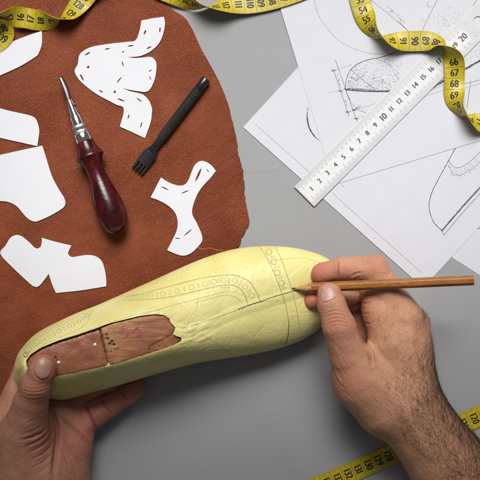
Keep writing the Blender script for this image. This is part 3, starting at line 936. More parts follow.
# ================================================================== MEASURING TAPES
def make_tape(label, ctrl, anchors, base_z, group='yellow measuring tapes', skip=()):
    """ctrl rows: x, y, z, wx, wy, wz (centre line and the full width vector pointing to the right of the printed numerals)."""
    C = np.array(ctrl, float)
    D_ = catmull(C, 10)
    pos = np.array([W(a, b, c) for a, b, c in D_[:, :3]])
    wv = np.stack([D_[:, 3] * (1 - D_[:, 2] / H), -D_[:, 4] * (1 - D_[:, 2] / H), D_[:, 5]], 1)
    wv = wv / np.linalg.norm(wv, axis=1)[:, None] * 20.2
    d = np.r_[0, np.cumsum(np.linalg.norm(np.diff(pos, axis=0), axis=1))]
    N_ = int(d[-1] / 0.9)
    s = np.linspace(0, d[-1], N_)
    Pc = np.stack([np.interp(s, d, pos[:, k]) for k in range(3)], 1)
    Wv = np.stack([np.interp(s, d, wv[:, k]) for k in range(3)], 1)
    for _ in range(6):
        Pc[1:-1] = .25 * Pc[:-2] + .5 * Pc[1:-1] + .25 * Pc[2:]
        Wv[1:-1] = .25 * Wv[:-2] + .5 * Wv[1:-1] + .25 * Wv[2:]
    T = np.gradient(Pc, axis=0); T /= np.linalg.norm(T, axis=1)[:, None]
    Wn = Wv / np.linalg.norm(Wv, axis=1)[:, None]
    Wn -= T * np.sum(Wn * T, 1)[:, None]; Wn /= np.linalg.norm(Wn, axis=1)[:, None]
    Wn *= 20.2
    # keep the lower edge off the surface
    low = Pc[:, 2] - np.abs(Wn[:, 2]) / 2
    lift = np.maximum(0, base_z - low)
    for _ in range(30): lift[1:-1] = np.maximum(lift[1:-1], .25 * lift[:-2] + .5 * lift[1:-1] + .25 * lift[2:])
    Pc[:, 2] += lift
    s = np.r_[0, np.cumsum(np.linalg.norm(np.diff(Pc, axis=0), axis=1))]
    T = np.gradient(Pc, axis=0); T /= np.linalg.norm(T, axis=1)[:, None]
    n1 = np.cross(Wn, -T); n1 /= np.linalg.norm(n1, axis=1)[:, None]
    th = 0.5; nv = 9
    vv = []; 
    for i in range(N_):
        for sd in (1, -1):
            for j in range(nv):
                q = (j / (nv - 1) - .5)
                vv.append(Pc[i] + Wn[i] * q + n1[i] * (sd * th / 2))
    m = 2 * nv; ff = []
    for i in range(N_ - 1):
        for j in range(nv - 1):
            a = i * m + j; ff.append((a, a + 1, a + m + 1, a + m)[::-1])
            a = i * m + nv + j; ff.append((a, a + 1, a + m + 1, a + m))
        a = i * m; ff.append((a, a + m, a + m + nv, a + nv)[::-1])
        a = i * m + nv - 1; ff.append((a, a + m, a + m + nv, a + nv))
    root = thing('measuring_tape', label, 'measuring tape', (Pc[N_ // 2][0], Pc[N_ // 2][1], 0), group)
    mk('tape_band', vv, ff, M['vinyl'], root, sharp=50)
    # numbering: anchors (number, x, y) tie the print to the band
    sc2 = np.array([unW(p) for p in Pc])
    A = sorted((n_, s[np.argmin((sc2[:, 0] - x) ** 2 + (sc2[:, 1] - y) ** 2)]) for n_, x, y in anchors)
    an = np.array([a for a, _ in A], float); as_ = np.array([b for _, b in A])
    def s_of(n_):
        if n_ < an[0]: return as_[0] - (an[0] - n_) * 11.3
        if n_ > an[-1]: return as_[-1] + (n_ - an[-1]) * 11.3
        return float(np.interp(n_, an, as_))
    def at(ss, q, sd, off):
        p = np.array([np.interp(ss, s, Pc[:, k]) for k in range(3)])
        w_ = np.array([np.interp(ss, s, Wn[:, k]) for k in range(3)])
        n_ = np.array([np.interp(ss, s, n1[:, k]) for k in range(3)])
        return p + w_ * q + n_ * (sd * (th / 2 + off))
    pr = MB(); tk = MB()
    lo = int(math.ceil(an[0] - as_[0] / 11.3)) - 1; hi = int(an[-1] + (s[-1] - as_[-1]) / 11.3) + 1
    for n_ in range(lo, hi + 1):
        ss = s_of(n_)
        for sd in (1, -1):
            num = n_ if sd == 1 else 150 - n_
            if num < 1 or n_ in skip: continue
            if 6 < ss < s[-1] - 6:
                up = -1 if sd == 1 else 1
                for qi, (v, f) in enumerate(text_mesh(str(num), 7.2, 0.80 if num < 100 else 0.74, 0.10, 0.30)):
                    pr.add([at(ss + up * b, a / 20.2, sd, .15 + .012 * qi) for a, b in v], f if sd == 1 else f)
            for half, q0, q1, wd in ((.5, -.5, .5, .34), (0.0, -.5, -.36, .34), (0.0, .36, .5, .34)):
                s2 = s_of(n_ + half)
                if 3 < s2 < s[-1] - 3:
                    qs = np.linspace(q0 * .995, q1 * .995, 7 if half else 3)
                    P = np.array([at(s2, q, sd, .07) for q in qs])
                    Nn_ = np.tile(np.array([np.interp(s2, s, n1[:, k]) for k in range(3)]) * sd, (len(qs), 1))
                    strip(tk, P, Nn_, wd)
            for mm in range(1, 10):
                if mm == 5: continue
                s2 = s_of(n_ + mm / 10)
                if 3 < s2 < s[-1] - 3:
                    for q0, q1 in ((-.5, -.425), (.425, .5)):
                        P = np.array([at(s2, q, sd, .06) for q in (q0 * .99, q1 * .99)])
                        Nn_ = np.tile(np.array([np.interp(s2, s, n1[:, k]) for k in range(3)]) * sd, (2, 1))
                        strip(tk, P, Nn_, .17)
    pr.build('numeral_print', M['print'], root); tk.build('tick_print', M['print_fine'], root)
    return root

T1 = [(330, -22, 3, 3, 20, 0), (297, -8.5, 3, 3, 20, 0), (272, -.5, 3, 4, 19.5, 0), (250, 3.7, 3.2, 2, 20, 2), (233, 5.0, 4.5, 0, 19, 7), (216, 7.4, 8, -2, 11, 17), (203, 7.2, 11, -1, 1, 20),
      (191, 3.2, 11, 3, -9, 18), (178, -4, 8, 6, -17, 8), (160, -11, 5, 7, -18, 0), (136, -21, 8, 2, -9, 17), (112, -25, 11, 2, 2, 20), (97, -15, 8, 12, 12, 9), (83, 0, 5.5, 14.3, 13.6, 2),
      (70, 14.6, 8, 12.5, 10, 11), (61, 20.3, 10.5, 6, 2, 19), (53, 21.6, 11, 2, -7, 18.5), (44, 21.0, 9, 1, -16, 12), (34, 19.6, 7.5, 2, -20, 4), (25, 17.8, 9, 3, -20, 0), (14, 16.8, 13, 4, -17, 9),
      (6, 17.8, 15, 3, -10, 17), (-1, 18.4, 15, 1, -3, 20), (-8, 19.5, 13, 5, 1, 18), (-6, 22.5, 10, 14, 2, 13), (1, 26.5, 7, 20, 2, 4), (4.5, 32.5, 5, 20.5, 4, 0), (3.0, 37, 4, 18.5, 8, 0), (-2, 42, 3.5, 12, 15, 0),
      (-13, 45, 3.5, 5, 19, 0), (-45, 47, 3.5, 2, 20, 0)]
make_tape('yellow measuring tape running along the top edge and twisted over the leather in the corner', T1,
          [(109, 261, 1.5), (110, 250, 3.7), (111, 238, 4.6), (112, 226, 6), (128, 79, 4.5), (129, 71, 13.5), (131, 52, 21.6), (132, 41, 20.6), (133, 30, 18.8), (134, 20, 17.2),
           (138, 3.5, 27.5), (139, 2.5, 38)], LZ + .4)
T2 = [(355, -40, 4, 20, -3, 0), (357.5, -14, 4, 21, -2, 0), (360, 0, 4, 21.5, 0, 0), (363, 10, 4.5, 22, 1, 2), (366.5, 19.5, 7, 17, -2, 10), (371, 28, 10, 10, -3, 17), (377, 35, 11.5, 3, -1, 20),
      (384, 39.3, 10, 2, 9, 18), (392, 41, 7.5, 1, 16, 12), (403, 41.2, 5, 0, 20, 3), (415, 41.1, 4.5, 0, 20, 0), (426, 41, 5, -1, 20, 2), (436, 42.5, 8, -3, 16.5, 11), (444, 47, 11.5, 3, 7, 19),
      (450.5, 54, 11, 13, -2, 15), (454, 62, 8, 19, -2, 6), (454.6, 72.5, 5.5, 20.4, 0, 0), (454.4, 84, 5, 20.4, 0, 0), (454.4, 95, 6.5, 18, -1, 8), (457, 105, 10, 10, -2, 17), (462, 113, 11.5, 3, -1, 19.5),
      (470, 119.3, 10, 1, 11, 16), (479, 122.5, 6.5, 0, 19, 6), (492, 124, 4, -1, 20, 0), (525, 126, 4, -1, 20, 0)]
make_tape('yellow measuring tape twisting over the end of the ruler and the topmost drawing', T2,
          [(53, 361, -1), (54, 363, 10), (55, 366, 20), (58, 392, 41), (59, 403.3, 41), (60, 414.7, 41), (61, 426, 41), (62, 436, 42.5), (66, 454, 62), (67, 454.7, 72.5), (68, 454.7, 83.8), (69, 454, 95), (70, 457, 105.5), (72, 471, 119.5)], 1.9, skip=(63, 64, 65))
T3 = [(560, 381, 1.0, 8, 18.3, 0), (510, 403, 1.0, 8, 18.3, 0), (474, 418.6, 1.0, 8, 18.3, 0), (464, 423, 1.0, 8, 18.3, 0), (430, 438, 1.0, 8, 18.3, 0), (389, 455.7, 1.0, 8, 18.3, 0), (340, 477.2, 1.0, 8, 18.3, 0), (280, 503, 1.0, 8, 18.3, 0)]
make_tape('flat straight yellow measuring tape passing beneath the hairy forearm', T3, [(120, 474.5, 418.5), (121, 464, 423), (128, 389, 455.7), (129, 378.5, 460.3), (130, 368.5, 465), (133, 338, 478)], 0.4)
# ================================================================== SHOE LAST
ST = [  # upper contour      ridge upper        ridge lower        lower contour
    ((13.6, 374, 42), (14.6, 378, 56), (17, 384, 55), (22, 388, 42)),
    ((14.6, 364, 41), (22, 368, 84), (27, 380, 84), (36, 394, 40)),
    ((20, 351, 40), (26.5, 359, 87), (42, 377.5, 87), (50, 398.5, 38)),
    ((37, 333, 38), (41, 347.6, 88), (58.5, 374.5, 88), (66, 399.6, 37)),
    ((70, 316, 36), (78.8, 335.5, 88), (85, 369.4, 88), (90, 393, 36)),
    ((100, 304, 34), (105, 327, 87), (112, 363.2, 87), (118, 385.5, 35)),
    ((128, 291.5, 32), (133, 317.5, 85), (140, 356, 85), (147, 376.7, 34)),
    ((155, 279.5, 30), (160, 314.5, 82), (167, 347.5, 82), (176, 368.5, 32)),
    ((178, 269, 29), (180, 324, 78), (185, 340, 77.5), (200, 362.5, 30)),
    ((203, 258.5, 28), (205, 319, 70), (210, 330.5, 69), (226, 358.5, 28)),
    ((232, 249.5, 26), (233, 306, 62), (238, 318.5, 61), (253, 354, 26)),
    ((262, 246, 24), (262, 297, 56), (266, 309, 55), (280, 348, 24)),
    ((288, 247, 22), (287, 290, 50), (291, 301, 49), (302, 340, 22)),
    ((309, 251, 21), (308, 284, 43), (311, 294, 43), (318, 329.5, 21)),
    ((327, 258, 20), (328, 281, 35), (330, 290, 35), (331, 316, 20)),
    ((339, 270, 19), (340, 281, 28), (341, 288, 28), (341, 301, 19)),
    ((344.5, 280, 18), (345, 283.5, 21), (345, 286, 21), (345, 290, 18)),
]
STA = np.array(ST, float).reshape(len(ST), 12)
expo = np.array([1.2, 1.3, 1.35, 1.4, 1.4, 1.4, 1.35, 1.3, 1.2, 1.1, 1.05, 1.0, 1.0, 1.0, 1.0, 1.0, 1.0])
dens_ = catmull(np.c_[STA, expo], 20)
ring = []
for row in dens_:
    R0, R2, R3, R5 = row[0:3], row[3:6], row[6:9], row[9:12]
    p = row[12]
    sec = []
    nU = 40
    for i in range(nU):
        th_ = math.pi / 2 * i / nU
        f_ = 1 - math.cos(th_) ** p; g = math.sin(th_) ** p if th_ > 0 else 0
        xy = R0[:2] + (R2[:2] - R0[:2]) * f_
        sec.append(W(xy[0], xy[1], R0[2] + (R2[2] - R0[2]) * g))
    nM = 24
    for i in range(nM):
        t_ = i / nM
        q = R2 + (R3 - R2) * t_
        sec.append(W(q[0], q[1], q[2] + 0.9 * math.sin(math.pi * t_)))
    nL = 36
    for i in range(nL + 1):
        th_ = math.pi / 2 * (1 - i / nL)
        f_ = math.cos(th_) ** p if th_ < math.pi / 2 else 0; f_ = 1 - (1 - math.cos(math.pi / 2 - th_) ** p) if False else f_
        f_ = 1 - (1 - math.cos(math.pi / 2 - (math.pi / 2 - th_)) ** p) if False else f_
        hcos = math.cos(th_) if th_ < math.pi / 2 else 0.0
        f_ = 1 - (1 - hcos ** (1.0)) if False else hcos
        # horizontal run from the ridge out to the contour, mirrored superellipse
        run = 1 - (1 - math.cos(th_) ** p if th_ < math.pi / 2 else 1.0)
        g = math.sin(th_) ** p if th_ > 0 else 0.0
        xy = R3[:2] + (R5[:2] - R3[:2]) * run
        sec.append(W(xy[0], xy[1], R5[2] + (R3[2] - R5[2]) * g))
    # underside (sole)
    nB = 18; dep = max(8.0, min(R0[2], R5[2]) - 4.0) * 0.75
    for i in range(1, nB):
        t_ = i / nB
        q = R5 + (R0 - R5) * t_
        pz_ = q[2] - dep * math.sin(math.pi * t_) ** 0.55
        a, b, _ = W(q[0], q[1], q[2])
        sec.append((a, b, max(pz_, 1.0)))
    ring.append(sec)
m = len(ring[0])
lv = [p for sec in ring for p in sec]
lf = []
for i in range(len(ring) - 1):
    for k in range(m):
        lf.append((i * m + k, i * m + (k + 1) % m, (i + 1) * m + (k + 1) % m, (i + 1) * m + k)[::-1])
lf.append(tuple(range(m))); lf.append(tuple((len(ring) - 1) * m + k for k in range(m))[::-1])
# flat facets where the tape was pulled tight, gathered near the torn end
LV = np.array(lv)
def smooth_noise(P, sc, seed):
    r = np.random.default_rng(seed); out = np.zeros(len(P))
    for _ in range(6):
        d = r.normal(size=3); d /= np.linalg.norm(d); ph = r.uniform(0, 6.28)
        out += np.sin(P @ d * (2 * math.pi / sc) * r.uniform(.7, 1.4) + ph)
    return out / 6
pxy = np.array([unW(p) for p in LV])
g1 = np.exp(-(((pxy[:, 0] - 196) / 26) ** 2 + ((pxy[:, 1] - 328) / 16) ** 2))
LV[:, 2] += smooth_noise(LV, 40, 3) * 0.35 + np.abs(smooth_noise(LV * (1, 1.6, 1), 14, 5)) * g1 * 1.6
LV[:, 2] = np.maximum(LV[:, 2], 0.6)
tmp = mk('tape_skin_raw', LV, lf, M['masking'])
bm = bmesh.new(); bm.from_mesh(tmp.data); bmesh.ops.recalc_face_normals(bm, faces=bm.faces); bm.to_mesh(tmp.data); bm.free()

def bvh_of(o):
    me = o.data
    off = root_of(o)
    vs_ = [(v.co + off) / S for v in me.vertices]
    return BVHTree.FromPolygons(vs_, [tuple(p.vertices) for p in me.polygons])

EYE = Vector((0, 0, H))
def hit(bv, x, y):
    d = (Vector(W(x, y, 0)) - EYE).normalized()
    p, n_, i, dist = bv.ray_cast(EYE, d)
    if p is None: return None, None
    if n_.dot(d) > 0: n_ = -n_
    return np.array(p), np.array(n_)

bv_raw = bvh_of(tmp)
# opening in the tape on top of the last: traced outline
OPEN = [(26.5, 367), (26.0, 361), (30.5, 354.5), (41, 347.6), (58, 340.6), (78.8, 334.3), (98, 327.6), (110, 323.2), (124.4, 319.6), (137, 316.6), (147.3, 315), (157, 314.2), (164.5, 315.3),
        (169.5, 318.6), (170.6, 322), (173.0, 325.2), (175.6, 327.2), (174.2, 331), (173.6, 334.4), (177.5, 336.6), (181.6, 337.6), (181.2, 341.2), (174, 345), (165.7, 348), (147.3, 354.0), (124.4, 361.2), (109.5, 365.4),
        (90, 369.4), (72.5, 373.4), (58, 376), (44, 377.5), (33, 374)]
op = resample(np.array(OPEN + OPEN[:1], float), 1.5)[:-1]
vb, vt = [], []
for x, y in op:
    p, n_ = hit(bv_raw, x, y)
    vb.append((p[0], p[1], p[2] - 3.4)); vt.append((p[0], p[1], p[2] + 30))
n = len(op)
bmc = bmesh.new()
b_ = [bmc.verts.new(Vector(p) * S) for p in vb]; t_ = [bmc.verts.new(Vector(p) * S) for p in vt]
for i in range(n):
    bmc.faces.new([b_[i], b_[(i + 1) % n], t_[(i + 1) % n], t_[i]])
ft = bmc.faces.new(t_); fb = bmc.faces.new(b_)
bmesh.ops.triangulate(bmc, faces=[ft, fb])
bmesh.ops.recalc_face_normals(bmc, faces=bmc.faces)
cme = bpy.data.meshes.new('cut'); bmc.to_mesh(cme); bmc.free()
cme.materials.append(M['masking'])
cut = bpy.data.objects.new('cut', cme); COL.objects.link(cut)
bo = tmp.modifiers.new('b', 'BOOLEAN'); bo.operation = 'DIFFERENCE'; bo.solver = 'EXACT'; bo.object = cut
dg = bpy.context.evaluated_depsgraph_get()
bme = bpy.data.meshes.new_from_object(tmp.evaluated_get(dg))
bverts = [tuple(v.co / S) for v in bme.vertices]; bfaces = [tuple(p.vertices) for p in bme.polygons]
bpy.data.objects.remove(cut); bpy.data.objects.remove(tmp)
last = thing('shoe_last', 'wooden shoe last wrapped in pale yellow masking tape with a brogue pattern drawn on', 'shoe last', W(180, 330, 0))
body = mk('tape_skin', bverts, bfaces, [M['masking'], M['dark_wood']], last, sharp=50)
opoly = [(x, y) for x, y in op]
def inside(x, y, poly):
    c = False; j = len(poly) - 1
    for i in range(len(poly)):
        xi, yi = poly[i]; xj, yj = poly[j]
        if (yi > y) != (yj > y) and x < (xj - xi) * (y - yi) / (yj - yi) + xi: c = not c
        j = i
    return c
offb = np.array(root_of(body)) / S
for p in body.data.polygons:
    c = np.array(p.center) / S + offb
    if c[2] > 60:
        x, y = unW(c)
        if 24 < x < 184 and 312 < y < 379:
            h_, _ = hit(bv_raw, x, y)
            if h_ is not None and h_[2] - c[2] > 1.2: p.material_index = 1
print('last faces', len(bfaces))

def plate(name, outline, mat, corners=(), drop=1.1, thick=2.0, step=1.4, rough=0.0, seed=1, smooth_=4):
    """Plate whose top follows the last, `drop` below the tape surface."""
    L = resample(np.array(list(round_poly(outline, set(corners), smooth_)) + [round_poly(outline, set(corners), smooth_)[0]]), step)[:-1]
    L = L + rng.normal(0, .16, L.shape)
    poly = [tuple(p) for p in L]
    xs = np.arange(L[:, 0].min(), L[:, 0].max(), step); ys = np.arange(L[:, 1].min(), L[:, 1].max(), step)
    pts = [tuple(p) for p in L]
    for x in xs:
        for y in ys:
            if inside(x, y, poly) and np.min(np.hypot(L[:, 0] - x, L[:, 1] - y)) > step * .75: pts.append((x, y))
    from mathutils.geometry import delaunay_2d_cdt
    V2, _, F2, _, _, _ = delaunay_2d_cdt([Vector(p) for p in pts], [(i, (i + 1) % len(L)) for i in range(len(L))], [list(range(len(L)))], 1, 1e-4)
    top_ = []
    for q in V2:
        h_, _ = hit(bv_raw, q.x, q.y)
        top_.append(h_)
    top_ = np.array(top_)
    dist = np.array([np.min(np.hypot(L[:, 0] - q.x, L[:, 1] - q.y)) for q in V2])
    top_[:, 2] -= drop + 0.7 * np.clip(1 - dist / 1.4, 0, 1) ** 2
    if rough: top_[:, 2] += smooth_noise(top_, 14, seed) * rough
    nV = len(top_); bot = top_.copy(); bot[:, 2] -= thick
    F = [tuple(q) for q in F2]
    a, b, c = [top_[i] for i in F[0][:3]]
    if np.cross(b - a, c - a)[2] < 0: F = [q[::-1] for q in F]
    cnt = {}
    for q in F:
        for i in range(len(q)):
            e = (q[i], q[(i + 1) % len(q)]); cnt[e] = 1
    sidef = [(b, a, a + nV, b + nV) for (a, b) in cnt if (b, a) not in cnt]
    o = mk(name, np.r_[top_, bot], F + [tuple(i + nV for i in q[::-1]) for q in F] + sidef, mat, last, sharp=50)
    return o
lp = plate('heel_leather', [(27.4, 366.5), (27.6, 361.5), (32, 356), (42, 349.8), (59, 342.9), (79, 336.6), (97.5, 330.3), (99.5, 331.6), (101.5, 342), (104.5, 353), (107.6, 366.0),
                            (96, 368.6), (72.5, 374.4), (56, 377.2), (44, 378.5), (33, 375)], M['heel_leather'], {6, 7, 10}, rough=0.30, seed=4)
wd = plate('wood_block', [(101.0, 328.4), (110, 324.8), (124.4, 321.0), (137, 317.8), (147.3, 316.1), (157.5, 315.3), (165, 316.5), (169.2, 319.6), (170.2, 322.9), (172.6, 326.0), (174.8, 327.6),
                          (173.0, 333.4), (164, 338.6), (150.6, 345.8), (147.6, 354.8), (124.4, 362.0), (109.4, 366.2), (106.6, 357), (104.6, 345)], M['wood'], {0, 8, 10, 13, 14, 16}, drop=0.7, rough=0.22, seed=9)
wl = plate('wood_chip', [(150.0, 344.6), (163.4, 337.3), (172.4, 332.8), (181.4, 338.6), (174, 345.4), (164, 349.4), (147.0, 355.0)], M['wood'], {0, 2, 3, 6}, drop=1.9, thick=1.4)
bv_w = bvh_of(wd); bv_l = bvh_of(lp)

def patch(mb, bv, poly, off):
    P = []
    for x, y in poly:
        p, n_ = hit(bv, x, y)
        if p is None: return
        P.append(p + n_ * off)
    c = np.mean(P, axis=0); n_ = len(P)
    a = np.cross(P[1] - P[0], P[2] - P[1])[2]
    fs = [(i, (i + 1) % n_, n_) for i in range(n_)]
    if np.cross(P[0] - c, P[1] - c)[2] < 0: fs = [q[::-1] for q in fs]
    mb.add(P + [c], fs)

def blob(cx, cy, r, asp=1, ang=0, irr=.25, n=12):
    out = []
    for k in range(n):
        t = 2 * math.pi * k / n; rr = r * (1 + rng.normal(0, irr))
        x, y = rr * math.cos(t) * asp, rr * math.sin(t)
        out.append((cx + x * math.cos(ang) - y * math.sin(ang), cy + x * math.sin(ang) + y * math.cos(ang)))
    return out
mb = MB()
for x, y, r, asp, an in ((107.6, 338.2, 1.1, 1.9, .25), (112.0, 341, 1.0, 1.8, .25), (109.5, 343.4, 1.0, 2.0, .2), (113.8, 344.3, 1.2, 1.3, .2), (105.5, 347, .8, 2.0, 1.2), (107, 352, .7, 2.6, 1.2), (108.5, 357, .7, 2.4, 1.25),
                         (104.0, 336, .8, 2.0, 1.3), (115.5, 349, .6, 2.5, .1), (111, 351, .6, 2.0, .2), (106.5, 334, .9, 1.5, .4), (118, 348.5, .5, 2.4, .2)):
    patch(mb, bv_w, blob(x, y, r, asp, an, .22), .06)
mb.build('gouge_mark', M['gouge'], wd)
mb = MB()
for x, y, r in ((137.2, 328.8, 1.5), (139.5, 330.3, 1.1), (139.8, 335.6, 1.7), (141.8, 334.3, 1.2), (137.6, 336.6, .9), (132.5, 332.4, .8), (126.5, 336.3, 1.1), (123.5, 338.3, .8), (122, 334.6, .6), (128, 334.4, .7), (140.5, 332.6, .6), (134.6, 329.4, .6)):
    patch(mb, bv_w, blob(x, y, r, 1.3, rng.uniform(0, 3), .35), .07)
mb.build('dye_stain', M['stain'], wd)
# nail heads and holes on the leather plate
for x, y in ((58.6, 362.6), (95.0, 344.8)):
    p, n_ = hit(bv_l, x, y)
    v, f = lathe([(-.8, 1.0), (.1, 1.75), (.5, 1.6), (.85, 1.0), (.95, .1)], p, n_, 20)
    mk('nail_head', v, f, M['nail_steel'], lp)
mb = MB()
for x, y, r in ((55.6, 357.2, 1.1), (41.7, 354.3, .9), (57.6, 359.9, .8)):
    patch(mb, bv_l, blob(x, y, r, 1.2, .4, .15), .06)
mb.build('nail_hole', M['gouge'], lp)

# torn flaps of tape around the front of the opening
def flap(pts, up_=.7):
    P = []
    for x, y in pts:
        p, n_ = hit(bv_raw, x, y); P.append(p + n_ * up_)
    return P
for fl in ([(170.9, 318.5), (173.5, 321.0), (179, 321.5), (186, 327), (180, 329.0), (177.5, 327.9), (174.6, 327.0), (172.4, 324.4), (170.2, 322.2), (169.5, 319.6)],
           [(175.4, 327.0), (181, 328.2), (189, 331), (186, 335.5), (180.5, 337.4), (176.5, 336.1), (172.8, 334.3), (174.0, 331.4)],
           [(104.0, 366.2), (107.0, 364.8), (108.4, 362.4), (110.2, 364.6), (113, 364.7), (112, 367.2), (107.5, 369.0)],
           [(181.2, 336.8), (187, 333.5), (195, 334), (191, 340), (184, 343), (178.5, 344.0), (181.4, 340.2)]):
    L = resample(np.array(fl + fl[:1], float), 1.0)[:-1]
    L = L + rng.normal(0, .14, L.shape); c2 = L.mean(axis=0); n_ = len(L)
    P = []
    for t_ in (1.0, .66, .33, 0.0):
        for x, y in (L if t_ else L[:1]):
            p, nn = hit(bv_raw, c2[0] + (x - c2[0]) * t_, c2[1] + (y - c2[1]) * t_)
            P.append(p + nn * (.22 + .22 * math.sin(x * .22 - y * .35) ** 2 + .16 * (1 - t_)))
    fs = []
    for r_ in range(2):
        for k in range(n_): fs.append((r_ * n_ + k, r_ * n_ + (k + 1) % n_, (r_ + 1) * n_ + (k + 1) % n_, (r_ + 1) * n_ + k))
    for k in range(n_): fs.append((2 * n_ + k, 2 * n_ + (k + 1) % n_, 3 * n_))
    if np.cross(P[fs[0][1]] - P[fs[0][0]], P[fs[0][2]] - P[fs[0][0]])[2] < 0: fs = [q[::-1] for q in fs]
    mk('torn_tape_flap', P, fs, M['torn'], last, sharp=30)

# ---- pattern drawn on the tape
bv_s = bvh_of(body)
def draw(mb, pts, w=.6, smooth=True, jit=.3, wob=.0, off=.07, step=1.0):
    p = catmull(pts, 6) if smooth and len(pts) > 2 else np.array(pts, float)
    p = resample(p, step)
    if wob: p = p + rng.normal(0, wob, p.shape)
    P, N_ = [], []
    for x, y in p:
        a, n_ = hit(bv_s, x, y)
        if a is None: continue
        P.append(a + n_ * off); N_.append(n_)
    if len(P) > 1: strip(mb, P, N_, w, False, jit)
def circ(mb, x, y, r, w=.5, e=1.0, ang=0.0):
    ts = np.linspace(0, 6.5, 18)
    draw(mb, [(x + r * math.cos(t) * math.cos(ang) - r * e * math.sin(t) * math.sin(ang), y + r * math.cos(t) * math.sin(ang) + r * e * math.sin(t) * math.cos(ang)) for t in ts], w, False, .3, .04, step=.7)
md = MB(); ml = MB()
CL = [(190, 326.7), (212, 319.0), (233, 311.6), (247, 306), (260, 301.7), (273, 297), (286.7, 293), (300, 289.8), (312, 287.2)]
draw(ml, CL[:5], .8); draw(md, CL[3:], .9, wob=.06); draw(md, [(238, 309.6), (250, 304.8), (262, 301.4)], 1.0, wob=.1)
draw(ml, [(258, 240), (260, 246.7), (268, 260), (275, 275), (281.7, 293), (287, 311), (289, 330), (286, 343), (284, 349)], .75)
draw(ml, [(273, 240), (275, 246.7), (281.7, 260), (287, 275), (292.7, 293), (296.7, 310), (300, 330)], .7)
draw(md, [(288.6, 322), (288.2, 334), (285.6, 344)], .75)
for x, y in ((269, 252), (274, 261.7), (277.3, 272.7), (281.3, 283.2)): circ(ml, x, y, 2.9, .65)
for x, y in ((271.8, 257), (274.2, 256.2), (275.6, 267.6), (278.2, 266.6), (279.2, 278), (281.6, 277), (282.6, 288.4), (285.2, 287.6)): circ(ml, x, y, .8, .5)
# wing pattern
draw(ml, [(126, 297), (140, 294.5), (155, 290.5), (172, 286), (188, 281.8), (202, 278.3), (217, 276.3), (230, 275.2), (240, 277), (250, 283), (256.5, 293), (260, 301.7)], .6)
draw(ml, [(129, 299.8), (150, 299), (168, 297), (185, 293.6), (202, 289.4), (218, 285.8), (232, 284.8), (240, 288.4), (245, 295), (248, 304)], .6)
draw(ml, [(90, 331), (112, 325), (140, 315.5), (165, 307.5), (190, 301), (210, 295.5), (228, 291)], .5)
draw(ml, [(195, 303), (212, 298), (226, 295.5), (236, 297.5), (243, 304)], .45)
draw(ml, [(260, 302), (268, 301), (279, 300.5)], .4)
WC = [(133, 296.6), (142, 296.4), (151, 295.2), (163, 294), (177, 291), (191.7, 287.5), (205, 284.3), (214, 281.8), (223.5, 280.3), (235, 280.6), (245, 286.7), (252, 295.5)]
for i, (x, y) in enumerate(WC): circ(ml, x, y, 1.8 + .7 * min(1, i / 5), .5)
for (x, y), (x2, y2) in zip(WC[:-1], WC[1:]):
    dx, dy = x2 - x, y2 - y; L = math.hypot(dx, dy)
    for q in (-1.3, 1.3): circ(ml, (x + x2) / 2 - dy / L * q, (y + y2) / 2 + dx / L * q, .75, .45)
for _ in range(14):
    x, y = rng.uniform(198, 250), rng.uniform(262, 292); draw(ml, [(x, y), (x + rng.uniform(-2, 2), y + rng.uniform(-1.5, 1.5)), (x + rng.uniform(-3, 3), y + rng.uniform(-2, 2))], .35)
SC = [(126, 297), (140, 294.5), (155, 290.5), (172, 286), (188, 281.8), (202, 278.3), (217, 276.3), (230, 275.2), (240, 277), (250, 283), (256.5, 293), (260, 301.7)]
SI = [(129, 299.8), (150, 299), (168, 297), (185, 293.6), (202, 289.4), (218, 285.8), (232, 284.8), (240, 288.4), (245, 295), (248, 304)]
for pth, sg in ((SC, -1), (SI, 1)):
    q_ = resample(catmull(pth, 8), 2.6); tg = np.gradient(q_, axis=0); tg /= np.linalg.norm(tg, axis=1)[:, None]
    for (x, y), (tx, ty) in zip(q_, tg):
        ox, oy = -ty * sg * 1.5, tx * sg * 1.5
        draw(ml, [(x - tx * 1.1, y - ty * 1.1), (x + ox * .8, y + oy * .8), (x + tx * 1.1, y + ty * 1.1)], .38, True, step=.5)
# heel pattern
HC = [(25.6, 354.8), (32.5, 347.5), (40, 341.4), (49.6, 336.4), (59, 331.4), (69.4, 326), (78.8, 321.5), (87, 315.5)]
for i, (x, y) in enumerate(HC): circ(md if i == 0 else ml, x, y, 1.9, .55)
circ(md, 26, 354.5, 2.6, .5)
for (x, y), (x2, y2) in zip(HC[:-1], HC[1:]):
    dx, dy = x2 - x, y2 - y; L = math.hypot(dx, dy)
    for q in (-1.2, 1.2): circ(ml, (x + x2) / 2 - dy / L * q, (y + y2) / 2 + dx / L * q, .7, .5)
draw(ml, [(24, 350), (31, 343), (42, 335.5), (55, 328), (70, 320.5), (84, 313), (92, 309.5)], .55)
draw(ml, [(31, 352.5), (42, 346), (56, 339), (72, 332.5), (84, 325.5), (90, 317), (92.5, 310)], .55)
draw(ml, [(36, 351), (52, 343), (72, 336), (92, 329), (112, 322.5), (138, 314), (160, 310)], .5)
# overlapping edges of the tape wraps
draw(ml, [(201, 334), (213, 341), (226, 350), (233, 356)], .5, False); draw(ml, [(268, 262), (300, 258), (330, 266)], .35); draw(ml, [(150, 363), (170, 356), (196, 347)], .4)
ml.build('pattern_drawing', M['tape_pencil'], last); md.build('dark_pattern_line', M['tape_pencil_dark'], last)

